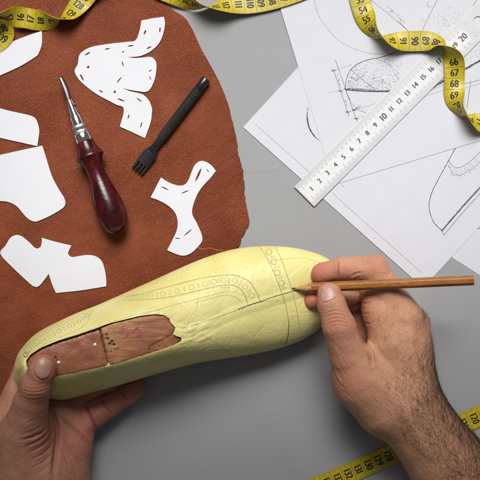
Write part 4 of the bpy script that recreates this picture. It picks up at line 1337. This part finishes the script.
# ================================================================== PENCIL
TIP = Vector(W(291.2, 288.4, 50.0)); END = Vector(W(474.0, 280.2, 82.0))
pdv = (END - TIP).normalized(); PL = (END - TIP).length
pen = thing('pencil', 'brown hexagonal wooden pencil held in the right hand, its sharp tip on the yellow tape', 'pencil', TIP)
pr_ = 4.95
px_ = Vector((0, 0, 1)).cross(pdv).normalized(); py2 = pdv.cross(px_)
def hexring(s, r, n=36, rnd=.12):
    out = []
    for k in range(n):
        t = 2 * math.pi * k / n + .3
        a = (t % (math.pi / 3)) - math.pi / 6
        rr = r * (math.cos(math.pi / 6) / math.cos(a)) * (1 - rnd * .35 * (abs(a) / (math.pi / 6)) ** 4)
        out.append(TIP + pdv * s + px_ * (rr * math.cos(t)) + py2 * (rr * math.sin(t)))
    return out
n = 36
r0 = hexring(17.0, pr_)
# scalloped start of the lacquer where the sharpener cut the hexagon
row0 = []
for k in range(n):
    t = 2 * math.pi * k / n + .3; a = (t % (math.pi / 3)) - math.pi / 6
    row0.append(TIP + (r0[k] - TIP) + pdv * (-2.6 + 3.8 * (1 - (abs(a) / (math.pi / 6)) ** 2)) * 0.9)
rows = [row0] + [hexring(s, pr_) for s in (24, 60, 120, PL - .5)] + [hexring(PL, pr_ * .93)]
vv = [p for r in rows for p in r]
ff = [(i * n + k, i * n + (k + 1) % n, (i + 1) * n + (k + 1) % n, (i + 1) * n + k) for i in range(len(rows) - 1) for k in range(n)]
ff.append(tuple((len(rows) - 1) * n + k for k in range(n)))
mk('barrel', vv, ff, M['pencil'], pen, sharp=20)
v, f = lathe([(3.6, .9), (16.5, 4.4), (19.5, 4.5)], TIP, pdv, 36); mk('sharpened_wood', v, f, M['pencil_wood'], pen, sharp=60)
v, f = lathe([(0.0, .12), (.5, .3), (4.0, 1.0)], TIP, pdv, 20); mk('lead', v, f, M['lead'], pen, sharp=60)
v, f = lathe([(PL - .3, 1.2), (PL + .06, 1.2)], TIP, pdv, 20); mk('lead_core', v, f, M['lead'], pen, sharp=60)

# ================================================================== HANDS
def J(x, y, z, r):
    a, b, c = W(x, y, z)
    return (a, b, c, r * (1 - z / H))

def cap_sd(P, a, b):
    a = np.array(a); b = np.array(b)
    pa = P - a[:3]; ba = b[:3] - a[:3]
    t = np.clip((pa @ ba) / (ba @ ba), 0, 1)
    return np.linalg.norm(pa - t[:, None] * ba, axis=1) - (a[3] + (b[3] - a[3]) * t)

def smin(a, b, k):
    h_ = np.maximum(k - np.abs(a - b), 0) / k
    return np.minimum(a, b) - h_ * h_ * h_ * k / 6.0

def make_sdf(groups):
    """groups: list of (k_inside, k_with_previous, [(jointA, jointB), ...])"""
    def sd(P):
        tot = None
        for kin, kout, caps in groups:
            d = None
            for a, b in caps:
                c = cap_sd(P, a, b)
                d = c if d is None else smin(d, c, kin)
            tot = d if tot is None else smin(tot, d, kout)
        return tot
    return sd

def surface(sd, lo, hi, h_):
    """surface nets"""
    lo = np.array(lo, float); n_ = np.ceil((np.array(hi) - lo) / h_).astype(int) + 1
    xs, ys, zs = [lo[i] + h_ * np.arange(n_[i]) for i in range(3)]
    F = np.empty(n_, dtype=np.float32)
    YY, ZZ = np.meshgrid(ys, zs, indexing='ij')
    for i0 in range(0, n_[0], 12):
        sl = xs[i0:i0 + 12]
        P = np.stack([np.repeat(sl, YY.size), np.tile(YY.ravel(), len(sl)), np.tile(ZZ.ravel(), len(sl))], 1)
        F[i0:i0 + 12] = sd(P).reshape(len(sl), n_[1], n_[2])
    ins = F < 0
    c = np.zeros(np.array(n_) - 1, dtype=np.int8)
    for dx in (0, 1):
        for dy in (0, 1):
            for dz in (0, 1):
                c += ins[dx:n_[0] - 1 + dx, dy:n_[1] - 1 + dy, dz:n_[2] - 1 + dz]
    act = (c > 0) & (c < 8)
    idx = -np.ones(act.shape, dtype=np.int64)
    cells = np.argwhere(act)
    idx[act] = np.arange(len(cells))
    acc = np.zeros((len(cells), 3)); cnt = np.zeros(len(cells))
    cor = [(i, j, k) for i in (0, 1) for j in (0, 1) for k in (0, 1)]
    for a in cor:
        for ax in range(3):
            if a[ax] == 0:
                b = list(a); b[ax] = 1
                fa = F[cells[:, 0] + a[0], cells[:, 1] + a[1], cells[:, 2] + a[2]]; fb = F[cells[:, 0] + b[0], cells[:, 1] + b[1], cells[:, 2] + b[2]]
                mk_ = (fa < 0) != (fb < 0)
                t = np.where(mk_, fa / np.where(fa - fb == 0, 1, fa - fb), 0)
                q = np.tile(np.array(a, float), (len(cells), 1)); q[:, ax] = t
                acc[mk_] += q[mk_]; cnt[mk_] += 1
    V = lo + (cells + acc / np.maximum(cnt, 1)[:, None]) * h_
    faces = []
    for ax in range(3):
        o1, o2 = [(1, 2), (2, 0), (0, 1)][ax]
        sl0 = [slice(None)] * 3; sl1 = [slice(None)] * 3
        sl0[ax] = slice(0, -1); sl1[ax] = slice(1, None)
        ch = ins[tuple(sl0)] != ins[tuple(sl1)]
        e = np.argwhere(ch)
        e = e[(e[:, o1] > 0) & (e[:, o2] > 0) & (e[:, o1] < n_[o1] - 1) & (e[:, o2] < n_[o2] - 1)]
        flip = ins[tuple(sl0)][e[:, 0], e[:, 1], e[:, 2]]
        def ci(d1, d2):
            q = e.copy(); q[:, o1] -= d1; q[:, o2] -= d2
            return idx[q[:, 0], q[:, 1], q[:, 2]]
        quad = np.stack([ci(1, 1), ci(0, 1), ci(0, 0), ci(1, 0)], 1)
        quad[~flip] = quad[~flip][:, ::-1]
        faces.append(quad)
    Fq = np.concatenate(faces)
    Fq = Fq[(Fq >= 0).all(axis=1)]
    # keep the outer skin only (drop closed pockets between the fingers)
    lab = np.arange(len(V))
    while True:
        mnl = lab[Fq].min(axis=1); nl = lab.copy()
        for k in range(4): np.minimum.at(nl, Fq[:, k], mnl)
        nl = nl[nl]
        if (nl == lab).all(): break
        lab = nl
    big_l = np.bincount(lab).argmax(); keep = lab == big_l
    rem = np.cumsum(keep) - 1
    Fq = rem[Fq[keep[Fq[:, 0]]]]; V = V[keep]
    # settle the vertices on the true surface
    for _ in range(3):
        d = sd(V); g = grad(sd, V)
        V = V - g * np.clip(d, -h_, h_)[:, None]
    return V, Fq

def grad(sd, V, e=.4):
    g = np.stack([sd(V + np.eye(3)[i] * e) - sd(V - np.eye(3)[i] * e) for i in range(3)], 1)
    return g / (np.linalg.norm(g, axis=1)[:, None] + 1e-9)

def seg_d(xy, path):
    p = np.asarray(path, float); best = np.full(len(xy), 1e9)
    for a, b in zip(p[:-1], p[1:]):
        ba = b - a; t = np.clip(((xy - a) @ ba) / (ba @ ba + 1e-9), 0, 1)
        best = np.minimum(best, np.linalg.norm(xy - a - t[:, None] * ba, axis=1))
    return best

def detail(V, sd, creases, ridges, zmin_fn=None):
    Nv = grad(sd, V)
    xy = np.array([V[:, 0] / (1 - V[:, 2] / H) + 240, 240 - V[:, 1] / (1 - V[:, 2] / H)]).T
    up = np.clip(Nv[:, 2] * 1.6 + .25, 0, 1)
    disp = np.zeros(len(V)); cm = np.zeros(len(V))
    for path, depth, wd_, zlo in creases:
        pth = catmull(path, 5) if len(path) > 2 else np.array(path, float)
        d = seg_d(xy, pth)
        e = np.linalg.norm(xy[:, None, :] - pth[[0, -1]][None], axis=2).min(axis=1)
        L = np.linalg.norm(np.diff(pth, axis=0), axis=1).sum()
        fade = np.clip(e / max(L * .22, .8), .15, 1)
        g = np.exp(-(d / wd_) ** 2) * up * fade * (V[:, 2] > zlo)
        disp -= depth * g
        disp += depth * .35 * np.exp(-((d - 2.0 * wd_) / (1.3 * wd_)) ** 2) * up * fade * (V[:, 2] > zlo)
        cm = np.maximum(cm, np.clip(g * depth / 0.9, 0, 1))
    for path, height, wd_, zlo in ridges:
        pth = catmull(path, 5) if len(path) > 2 else np.array(path, float)
        d = seg_d(xy, pth)
        disp += height * np.exp(-(d / wd_) ** 2) * up * (V[:, 2] > zlo)
    disp += smooth_noise(V, 11, 21) * .18 + smooth_noise(V, 5.5, 22) * .10
    return V + Nv * disp[:, None], xy, cm

def relax(V, F, it, lam=.4):
    V = V.copy(); n_ = len(V)
    e = np.concatenate([F[:, [0, 1]], F[:, [1, 2]], F[:, [2, 3]], F[:, [3, 0]]])
    a = np.r_[e[:, 0], e[:, 1]]; b = np.r_[e[:, 1], e[:, 0]]
    deg = np.bincount(a, minlength=n_).astype(float)
    for _ in range(it):
        s_ = np.stack([np.bincount(a, weights=V[b, k], minlength=n_) for k in range(3)], 1) / deg[:, None]
        V += lam * (s_ - V)
    return V

def nail(name, bv, outline, parent, lift=.45, bulge=.5, mat=None, n_r=9):
    L = round_poly(outline, set(), 5); c = L.mean(axis=0); n_ = len(L)
    vv, info = [], []
    for i in range(n_r + 1):
        t = i / n_r
        for x, y in (L if i else L[:1]):
            x2, y2 = c[0] + (x - c[0]) * t, c[1] + (y - c[1]) * t
            p, nn = hit(bv, x2, y2)
            vv.append((p, nn, t))
    # smoothed normal field so the plate is one clean curve
    avg = np.mean([q[1] for q in vv], axis=0)
    # flatten the plate lengthwise: real nails are nearly straight from root to edge
    P0_ = vv[0][0]; N0 = vv[0][1]
    ln = L[np.argmin(L[:, 1])] - L[np.argmax(L[:, 1])]; ln = np.array((ln[0], -ln[1], 0.0)); ln -= N0 * (ln @ N0); ln /= np.linalg.norm(ln)
    A_ = np.array([[((p - P0_) @ ln) ** 2, ((p - P0_) @ np.cross(N0, ln)) ** 2] for p, _, _ in vv]); h0 = np.array([(p - P0_) @ N0 for p, _, _ in vv])
    q_, *_r = np.linalg.lstsq(A_, h0, rcond=None)
    vv = [(p - N0 * (.50 * q_[0] * a_[0]), nn, t) for (p, nn, t), a_ in zip(vv, A_)]
    pts = []
    for p, nn, t in vv:
        nrm = nn * .6 + avg * .4; nrm /= np.linalg.norm(nrm)
        pts.append(p + nrm * (lift + bulge * (1 - t * t) - (.75 + lift) * max(0, (t - .84) / .16) ** 2))
    ff = [(0, 1 + k, 1 + (k + 1) % n_) for k in range(n_)]
    for i in range(1, n_r):
        for k in range(n_):
            a = 1 + (i - 1) * n_ + k; b = 1 + (i - 1) * n_ + (k + 1) % n_
            ff.append((a, a + n_, b + n_, b))
    a, b, c3 = pts[ff[0][0]], pts[ff[0][1]], pts[ff[0][2]]
    if np.cross(b - a, c3 - a)[2] < 0: ff = [q[::-1] for q in ff]
    return mk(name, pts, ff, mat or M['nail'], parent)

# ---------------------------------------------------------------- right hand
fore = [(J(530, 575, 42, 45), J(447, 464, 37, 36.5)), (J(447, 464, 37, 36.5), J(404, 404, 39, 35.5)), (J(404, 404, 39, 35), J(402, 350, 42, 26.5)), (J(402, 350, 42, 26), J(403, 318, 45, 19.5)),
        (J(412, 325, 27, 18), J(405, 395, 30, 30)), (J(386, 404, 43, 33), J(363, 380, 47, 29.5)), (J(363, 380, 48, 28), J(349.5, 356, 58, 20)),
        (J(392, 340, 46, 23), J(381, 312, 44, 17)), (J(381, 312, 43, 17), J(372, 293, 42, 12))]
thumb = [(J(349.5, 356, 58, 20), J(339, 326, 69, 16)), (J(339, 326, 69, 16.2), J(331.5, 304, 69, 13.6)), (J(331.5, 304, 69, 13.6), J(329.5, 294.5, 67, 12.2))]
index = [(J(403, 318, 45, 19.5), J(374.5, 269.5, 47, 14.3)), (J(374.5, 269.5, 47, 14.0), J(342, 268.5, 46, 11.6)), (J(342, 268.5, 46, 11.2), J(323, 273, 45.5, 9.8)), (J(323, 273, 45.5, 9.8), J(320.5, 274, 45, 9.4))]
midf = [(J(409, 322, 26, 18), J(374, 290, 21, 12.5)), (J(374, 290, 21, 12.5), J(343, 298, 31, 10.5)), (J(343, 298, 31, 10.2), J(312.5, 300, 43, 8.8))]
ring_ = [(J(411, 332, 18, 16), J(378, 302, 11, 10.5)), (J(378, 302, 11, 10.5), J(355, 318, 9, 9)), (J(355, 318, 9, 9), J(366, 338, 10, 8.5))]
pink = [(J(408, 346, 16, 15), J(384, 328, 11, 10)), (J(384, 328, 11, 10), J(362, 336, 10, 9)), (J(362, 336, 10, 9), J(370, 352, 12, 8))]
sdR = make_sdf([(15, 0, fore), (5, 3.2, thumb), (5, 5, index), (4, 3, midf), (4, 3, ring_), (4, 3, pink)])
V, F = surface(sdR, (48, -300, -12), (258, 5, 92), .85)
crR = [([(363.5, 336), (365.5, 343), (368.3, 351), (371.5, 364)], 3.4, 1.15, 30), ([(358.5, 329), (363, 340), (367, 350), (371, 364)], 2.6, 1.9, 40), ([(364, 343), (368, 355), (373, 372)], .7, 1.0, 40), ([(337.2, 260.5), (338.3, 270), (337.6, 279)], 1.3, .9, 30), ([(340, 264), (341, 270)], .35, .6, 30),
       ([(352, 276), (357, 273.2), (362, 272.3)], .8, .9, 30), ([(354, 279.5), (360, 277)], .5, .8, 30), ([(358, 303), (366, 303.5), (373, 301)], .7, 1.0, 30), ([(357, 312), (366, 314), (372, 312)], .5, .9, 30), ([(361, 322), (369, 324), (376, 321)], .5, 1.0, 30)]
for k, y in enumerate((313.0, 316.5, 320, 323.5, 327.0)):
    crR.append(([(325 + k * .5, y + 1.5), (331, y - 1.6 + .4 * k), (338, y - 2.2), (345, y - .6), (350, y + 2.4)], (.4, .75, .55, .8, .4)[k], .65, 55))
for k in range(16):                                               # fine folds of the web

    x0, y0 = 366 + rng.uniform(0, 22), 318 + rng.uniform(0, 42)
    crR.append(([(x0, y0), (x0 + 3 + rng.uniform(0, 4), y0 - 5 - rng.uniform(0, 5)), (x0 + 10 + rng.uniform(0, 4), y0 - 12 - rng.uniform(0, 5))], .22, .7, 40))
for k in range(12):
    x0, y0 = 332 + rng.uniform(0, 18), 340 + rng.uniform(0, 34)
    crR.append(([(x0, y0), (x0 + 2 + rng.uniform(-1, 3), y0 + 7 + rng.uniform(0, 4)), (x0 + 5 + rng.uniform(0, 3), y0 + 14 + rng.uniform(0, 6))], .20, .7, 30))
crR += [([(332.5, 371), (336, 378), (342, 386), (347, 390)], .45, 1.0, 20), ([(334, 379), (341, 388), (350, 398)], .22, 1.0, 20)]
rdR = [([(404, 318), (412, 326), (414, 338)], 1.6, 5, 30), ([(374, 380), (392, 396), (408, 420), (428, 455)], 1.2, 5.5, 40), ([(408, 330), (414, 360), (424, 392)], 1.0, 4.0, 30), ([(366, 258), (378, 262), (384, 270)], .9, 4.0, 30)]
NAIL_R = [(327.6, 283.8), (332.5, 285.6), (336.0, 290), (337.2, 295), (335.5, 298.2), (331, 300.4), (326, 302.2), (322.4, 302.8), (320.4, 299.5), (319.9, 293.5), (321.4, 288.4), (324, 285)]
crR.append((NAIL_R[2:11], .45, .7, 50))
V, xy, cm = detail(V, sdR, crR, rdR)
V = relax(V, F, 1, .3)
V[:, 2] = np.maximum(V[:, 2], 1.0)
def spot(xy, pts): return np.clip(sum(a * np.exp(-((xy[:, 0] - x) ** 2 + (xy[:, 1] - y) ** 2) / r ** 2) for x, y, r, a in pts), 0, 1)
red = spot(xy, [(315, 274, 14, .9), (330, 268, 16, .5), (308, 300, 12, 1.1), (322, 300, 10, .4), (338, 320, 12, .45), (376, 260, 14, .5), (342, 340, 20, .25), (360, 300, 12, .5), (366, 318, 14, .45), (336, 385, 20, .35), (352, 380, 22, .3), (420, 325, 14, .3)])
hR = thing('hand', 'right hand with bare hairy forearm holding the pencil', 'hand', W(400, 400, 0))
oR = mk('hand_skin', V, F, M['skin'], hR, attrs={'red': red, 'crease': cm})
bvR = bvh_of(oR)
nR = nail('thumb_nail', bvR, NAIL_R, hR, .10, .22)
def free_edge(nl, pts, w_):
    bvn = bvh_of(nl); m_ = MB(); p = resample(catmull(pts, 6), .6); P, N_ = [], []
    for x, y in p:
        h_, n_ = hit(bvn, x, y)
        if h_ is not None: P.append(h_ + n_ * .05); N_.append(n_)
    strip(m_, P, N_, w_, True); m_.build('nail_free_edge', M['nail_rim'], nl)
free_edge(nR, [(322.6, 288.6), (325, 286.3), (328, 285.4), (331.5, 286.6), (334.2, 289.4)], .8)
# hairs of forearm and back of the hand
NR = grad(sdR, V)
cand = np.where((NR[:, 2] > -.35) & (xy[:, 1] < 500) & (xy[:, 0] < 505))[0]
dpar = (xy[:, 0] - 395) * .6 + (xy[:, 1] - 375) * .8        # distance along the forearm from the wrist
ax_off = (xy[:, 0] - 395) * .8 - (xy[:, 1] - 375) * .6      # + towards the outer edge
dens = np.clip((dpar + 10) / 55, 0, 1) * np.clip((ax_off + 34) / 30, .0, 1) + .16 * np.clip((ax_off - 8) / 22, 0, 1) * np.clip((dpar + 70) / 40, 0, 1)
dens[(xy[:, 1] < 312)] = 0
pk = dens[cand]; pk = pk / pk.sum()
sel = rng.choice(cand, size=5600, p=pk, replace=False)
mh = MB()
for i in sel:
    nn = NR[i]; p = V[i]
    base_ang = math.atan2(.80, -.25) if False else math.radians(118 - 42 * np.clip((ax_off[i] + 10) / 45, 0, 1)) + rng.normal(0, .45)
    t = np.array([math.cos(base_ang), math.sin(base_ang), 0.0]); t -= nn * (t @ nn); t /= np.linalg.norm(t) + 1e-9
    L = rng.uniform(5, 15) * (0.6 + .4 * min(1, dens[i] * 1.2)); lay = rng.uniform(.08, .34); bend = rng.normal(0, .5)
    sd_ = np.cross(nn, t)
    pts = []
    for q in range(5):
        u = q / 4
        pts.append(p + t * (L * u) + sd_ * (bend * L * u * u) + nn * (L * (lay * u * (1.25 - .75 * u)) - .1))
    r_ = rng.uniform(.045, .105)
    n0 = len(mh.v); 
    for q, pt in enumerate(pts):
        rr = r_ * (1 - .75 * q / 4)
        for a in range(3):
            an = 2.094 * a; mh.v.append(tuple(pt + (nn * math.cos(an) + sd_ * math.sin(an)) * rr))
    for q in range(4):
        for a in range(3):
            mh.f.append((n0 + q * 3 + a, n0 + q * 3 + (a + 1) % 3, n0 + q * 3 + 3 + (a + 1) % 3, n0 + q * 3 + 3 + a))
oh = mh.build('arm_hair', M['hair'], hR); oh['kind'] = 'stuff'

# ---------------------------------------------------------------- left hand
palm = [(J(42, 560, 36, 46), J(40, 478, 36, 40)), (J(25, 480, 46, 33), J(24, 434, 60, 24.5)), (J(64, 505, 26, 25), J(71, 441, 24, 20)), (J(46, 470, 30, 32), J(56, 418, 24, 24)), (J(0, 455, 30, 30), J(21, 394, 30, 17)),
        (J(71, 441, 24, 20), J(80, 424, 21, 16))]
indL = [(J(21, 394, 29, 17), J(31, 358, 22, 13)), (J(31, 358, 22, 13), J(60, 338, 12, 10.5)), (J(60, 338, 12, 10.5), J(92, 330, 10.5, 9))]
midL = [(J(44, 402, 20, 16), J(74, 374, 13, 12)), (J(74, 374, 13, 12), J(108, 357, 11, 10)), (J(108, 357, 11, 10), J(128, 350, 10, 9))]
rinL = [(J(66, 412, 20, 15), J(90, 394, 17, 11.8)), (J(90, 394, 17, 11.8), J(118, 376, 13, 10.5)), (J(118, 375, 12, 10.5), J(134, 367, 11, 9.5))]
pinL = [(J(82, 422, 20, 15.5), J(109, 404.5, 16, 12.6)), (J(109, 404.5, 16, 12.4), J(126, 394, 15, 11.4)), (J(126, 394, 15, 11.2), J(136.5, 387.5, 14, 9.8))]
thL = [(J(24, 434, 60, 24), J(31, 402, 82, 17)), (J(31, 402, 82, 16.6), J(36.5, 385, 95, 15.2)), (J(36.5, 385, 95, 15.0), J(42, 370.5, 100, 13.4)), (J(42, 370.5, 100, 13.4), J(43.2, 367, 100, 13.0))]
sdL = make_sdf([(14, 0, palm), (5, 5, indL), (4, 3.5, midL), (4, 3, rinL), (4, 2, pinL), (5, 8, thL)])
V, F = surface(sdL, (-262, -305, -8), (-82, -75, 116), .85)
crL = [([(82, 406), (89, 401.5), (98, 397), (110, 391.5)], 2.6, 1.2, 3), ([(48, 405), (54, 416), (57, 432), (56, 450), (52, 480)], 2.0, 2.4, 20), ([(19, 439.6), (32, 437), (42, 432), (47, 425)], 1.1, 1.2, 40), ([(24, 447), (36, 442), (46, 434), (51, 425)], .8, 1.1, 40), ([(26, 453.5), (38, 448.5), (48, 440), (53, 430)], .8, 1.1, 40),
       ([(28, 460), (40, 455.5), (50, 447), (54, 438)], .6, 1.0, 40), ([(32, 468), (43, 462), (52, 454)], .5, 1.0, 40), ([(36, 474), (46, 468), (53, 461)], .4, 1.0, 40), ([(22, 433), (34, 430), (43, 424)], .4, 1.0, 50),
       ([(57, 414), (68, 424), (79, 434), (91, 447)], 1.1, 1.8, 8), ([(60, 432), (68, 446), (76, 458), (86, 463)], .45, 1.0, 8), ([(58, 440), (64, 455), (70, 470)], .4, 1.0, 8), ([(84, 404), (89, 413), (93.5, 423), (97.5, 431)], 1.8, 1.2, 5), ([(100, 398), (105, 406), (112, 414)], 1.3, 1.0, 3), ([(118, 388), (123, 395), (128, 402)], .9, .9, 3),
       ([(101.5, 397.5), (108, 404), (113.5, 411)], .4, .8, 3)]
for k, (y, am) in enumerate(((383.0, .15), (386.5, .3), (390, .42), (393.5, .3), (397.5, .15))):
    crL.append(([(18.5, y - 3), (26, y + 1.2), (34, y + 2.4), (43, y + 1.0), (50, y - 3)], am, .75, 70))
for k in range(14):
    x0, y0 = 22 + rng.uniform(0, 26), 404 + rng.uniform(0, 66)
    crL.append(([(x0, y0), (x0 + 6, y0 - 1 + rng.uniform(-2, 1)), (x0 + 12, y0 - 5 + rng.uniform(-2, 2))], .22, .8, 40))
for k in range(10):
    x0, y0 = 62 + rng.uniform(0, 22), 428 + rng.uniform(0, 40)
    crL.append(([(x0, y0), (x0 + 3, y0 + 6), (x0 + 5 + rng.uniform(0, 3), y0 + 13)], .2, .8, 5))
NAIL_L = [(44.2, 356.6), (49.0, 359.4), (52.6, 364.5), (52.4, 371), (49.0, 376.6), (43.8, 379.4), (38.4, 378.2), (34.4, 374.0), (32.8, 368), (34.8, 361.6), (38.8, 358)]
crL.append((NAIL_L[2:10], .45, .7, 85))
V, xy, cm = detail(V, sdL, crL, [([(24, 470), (22, 445), (25, 425)], 1.2, 6, 40), ([(97, 415), (104, 410)], 1.3, 5, 3), ([(115, 403), (121, 398.5)], .9, 4, 3), ([(78, 420), (86, 428)], 1.2, 5, 3)])
V = relax(V, F, 1, .3)
V[:, 2] = np.maximum(V[:, 2], .8)
red = spot(xy, [(50, 366, 10, 1.0), (42, 360, 10, .6), (56, 378, 12, .8), (140, 386, 12, .9), (120, 398, 14, .5), (75, 440, 30, .55), (95, 415, 18, .5), (36, 390, 14, .4), (22, 350, 14, .8), (50, 450, 14, .3)])
hL = thing('hand', 'left hand gripping the heel of the shoe last, thumb on its leather plate', 'hand', W(45, 450, 0))
oL = mk('hand_skin', V, F, M['skin_shaded'], hL, attrs={'red': red, 'crease': cm})
bvL = bvh_of(oL)
nL = nail('thumb_nail', bvL, NAIL_L, hL, .10, .16, M['nail_dull'])
free_edge(nL, [(36.6, 362.2), (40, 359.6), (44, 358.6), (48, 360.8), (50.6, 364.6)], .8)

# ================================================================== CAMERA AND LIGHT
cam = bpy.data.cameras.new('camera'); co = bpy.data.objects.new('camera', cam); COL.objects.link(co)
co.location = (0, 0, H * S); co.rotation_euler = (0, 0, 0)
cam.sensor_width = 36; cam.lens = 36 * H / 480.0
cam.clip_start = 0.01; cam.clip_end = 50
scene.camera = co

w = bpy.data.worlds.new('World'); scene.world = w; w.use_nodes = True
bg = w.node_tree.nodes['Background']; bg.inputs[0].default_value = (0.95, 0.97, 1.0, 1); bg.inputs[1].default_value = 0.112

def area(name, loc, tgt, sx, sy, power, col):
    l = bpy.data.lights.new(name, 'AREA'); l.shape = 'RECTANGLE'; l.size = sx; l.size_y = sy; l.spread = math.radians(44.5); l.energy = power; l.color = col
    o = bpy.data.objects.new(name, l); COL.objects.link(o)
    o.location = Vector(loc) * S
    d = (Vector(tgt) - Vector(loc)) * S
    o.rotation_euler = d.to_track_quat('-Z', 'Y').to_euler()
    return o
area('softbox', (10, 500, 520), (22, 106, 0), .70, .46, 1.64, (1.0, 0.99, 0.975))

scene.view_settings.view_transform = 'Standard'
scene.view_settings.look = 'None'
scene.view_settings.exposure = 0.0
scene.view_settings.gamma = 1.0
scene.cycles.use_denoising = True
scene.cycles.max_bounces = 6
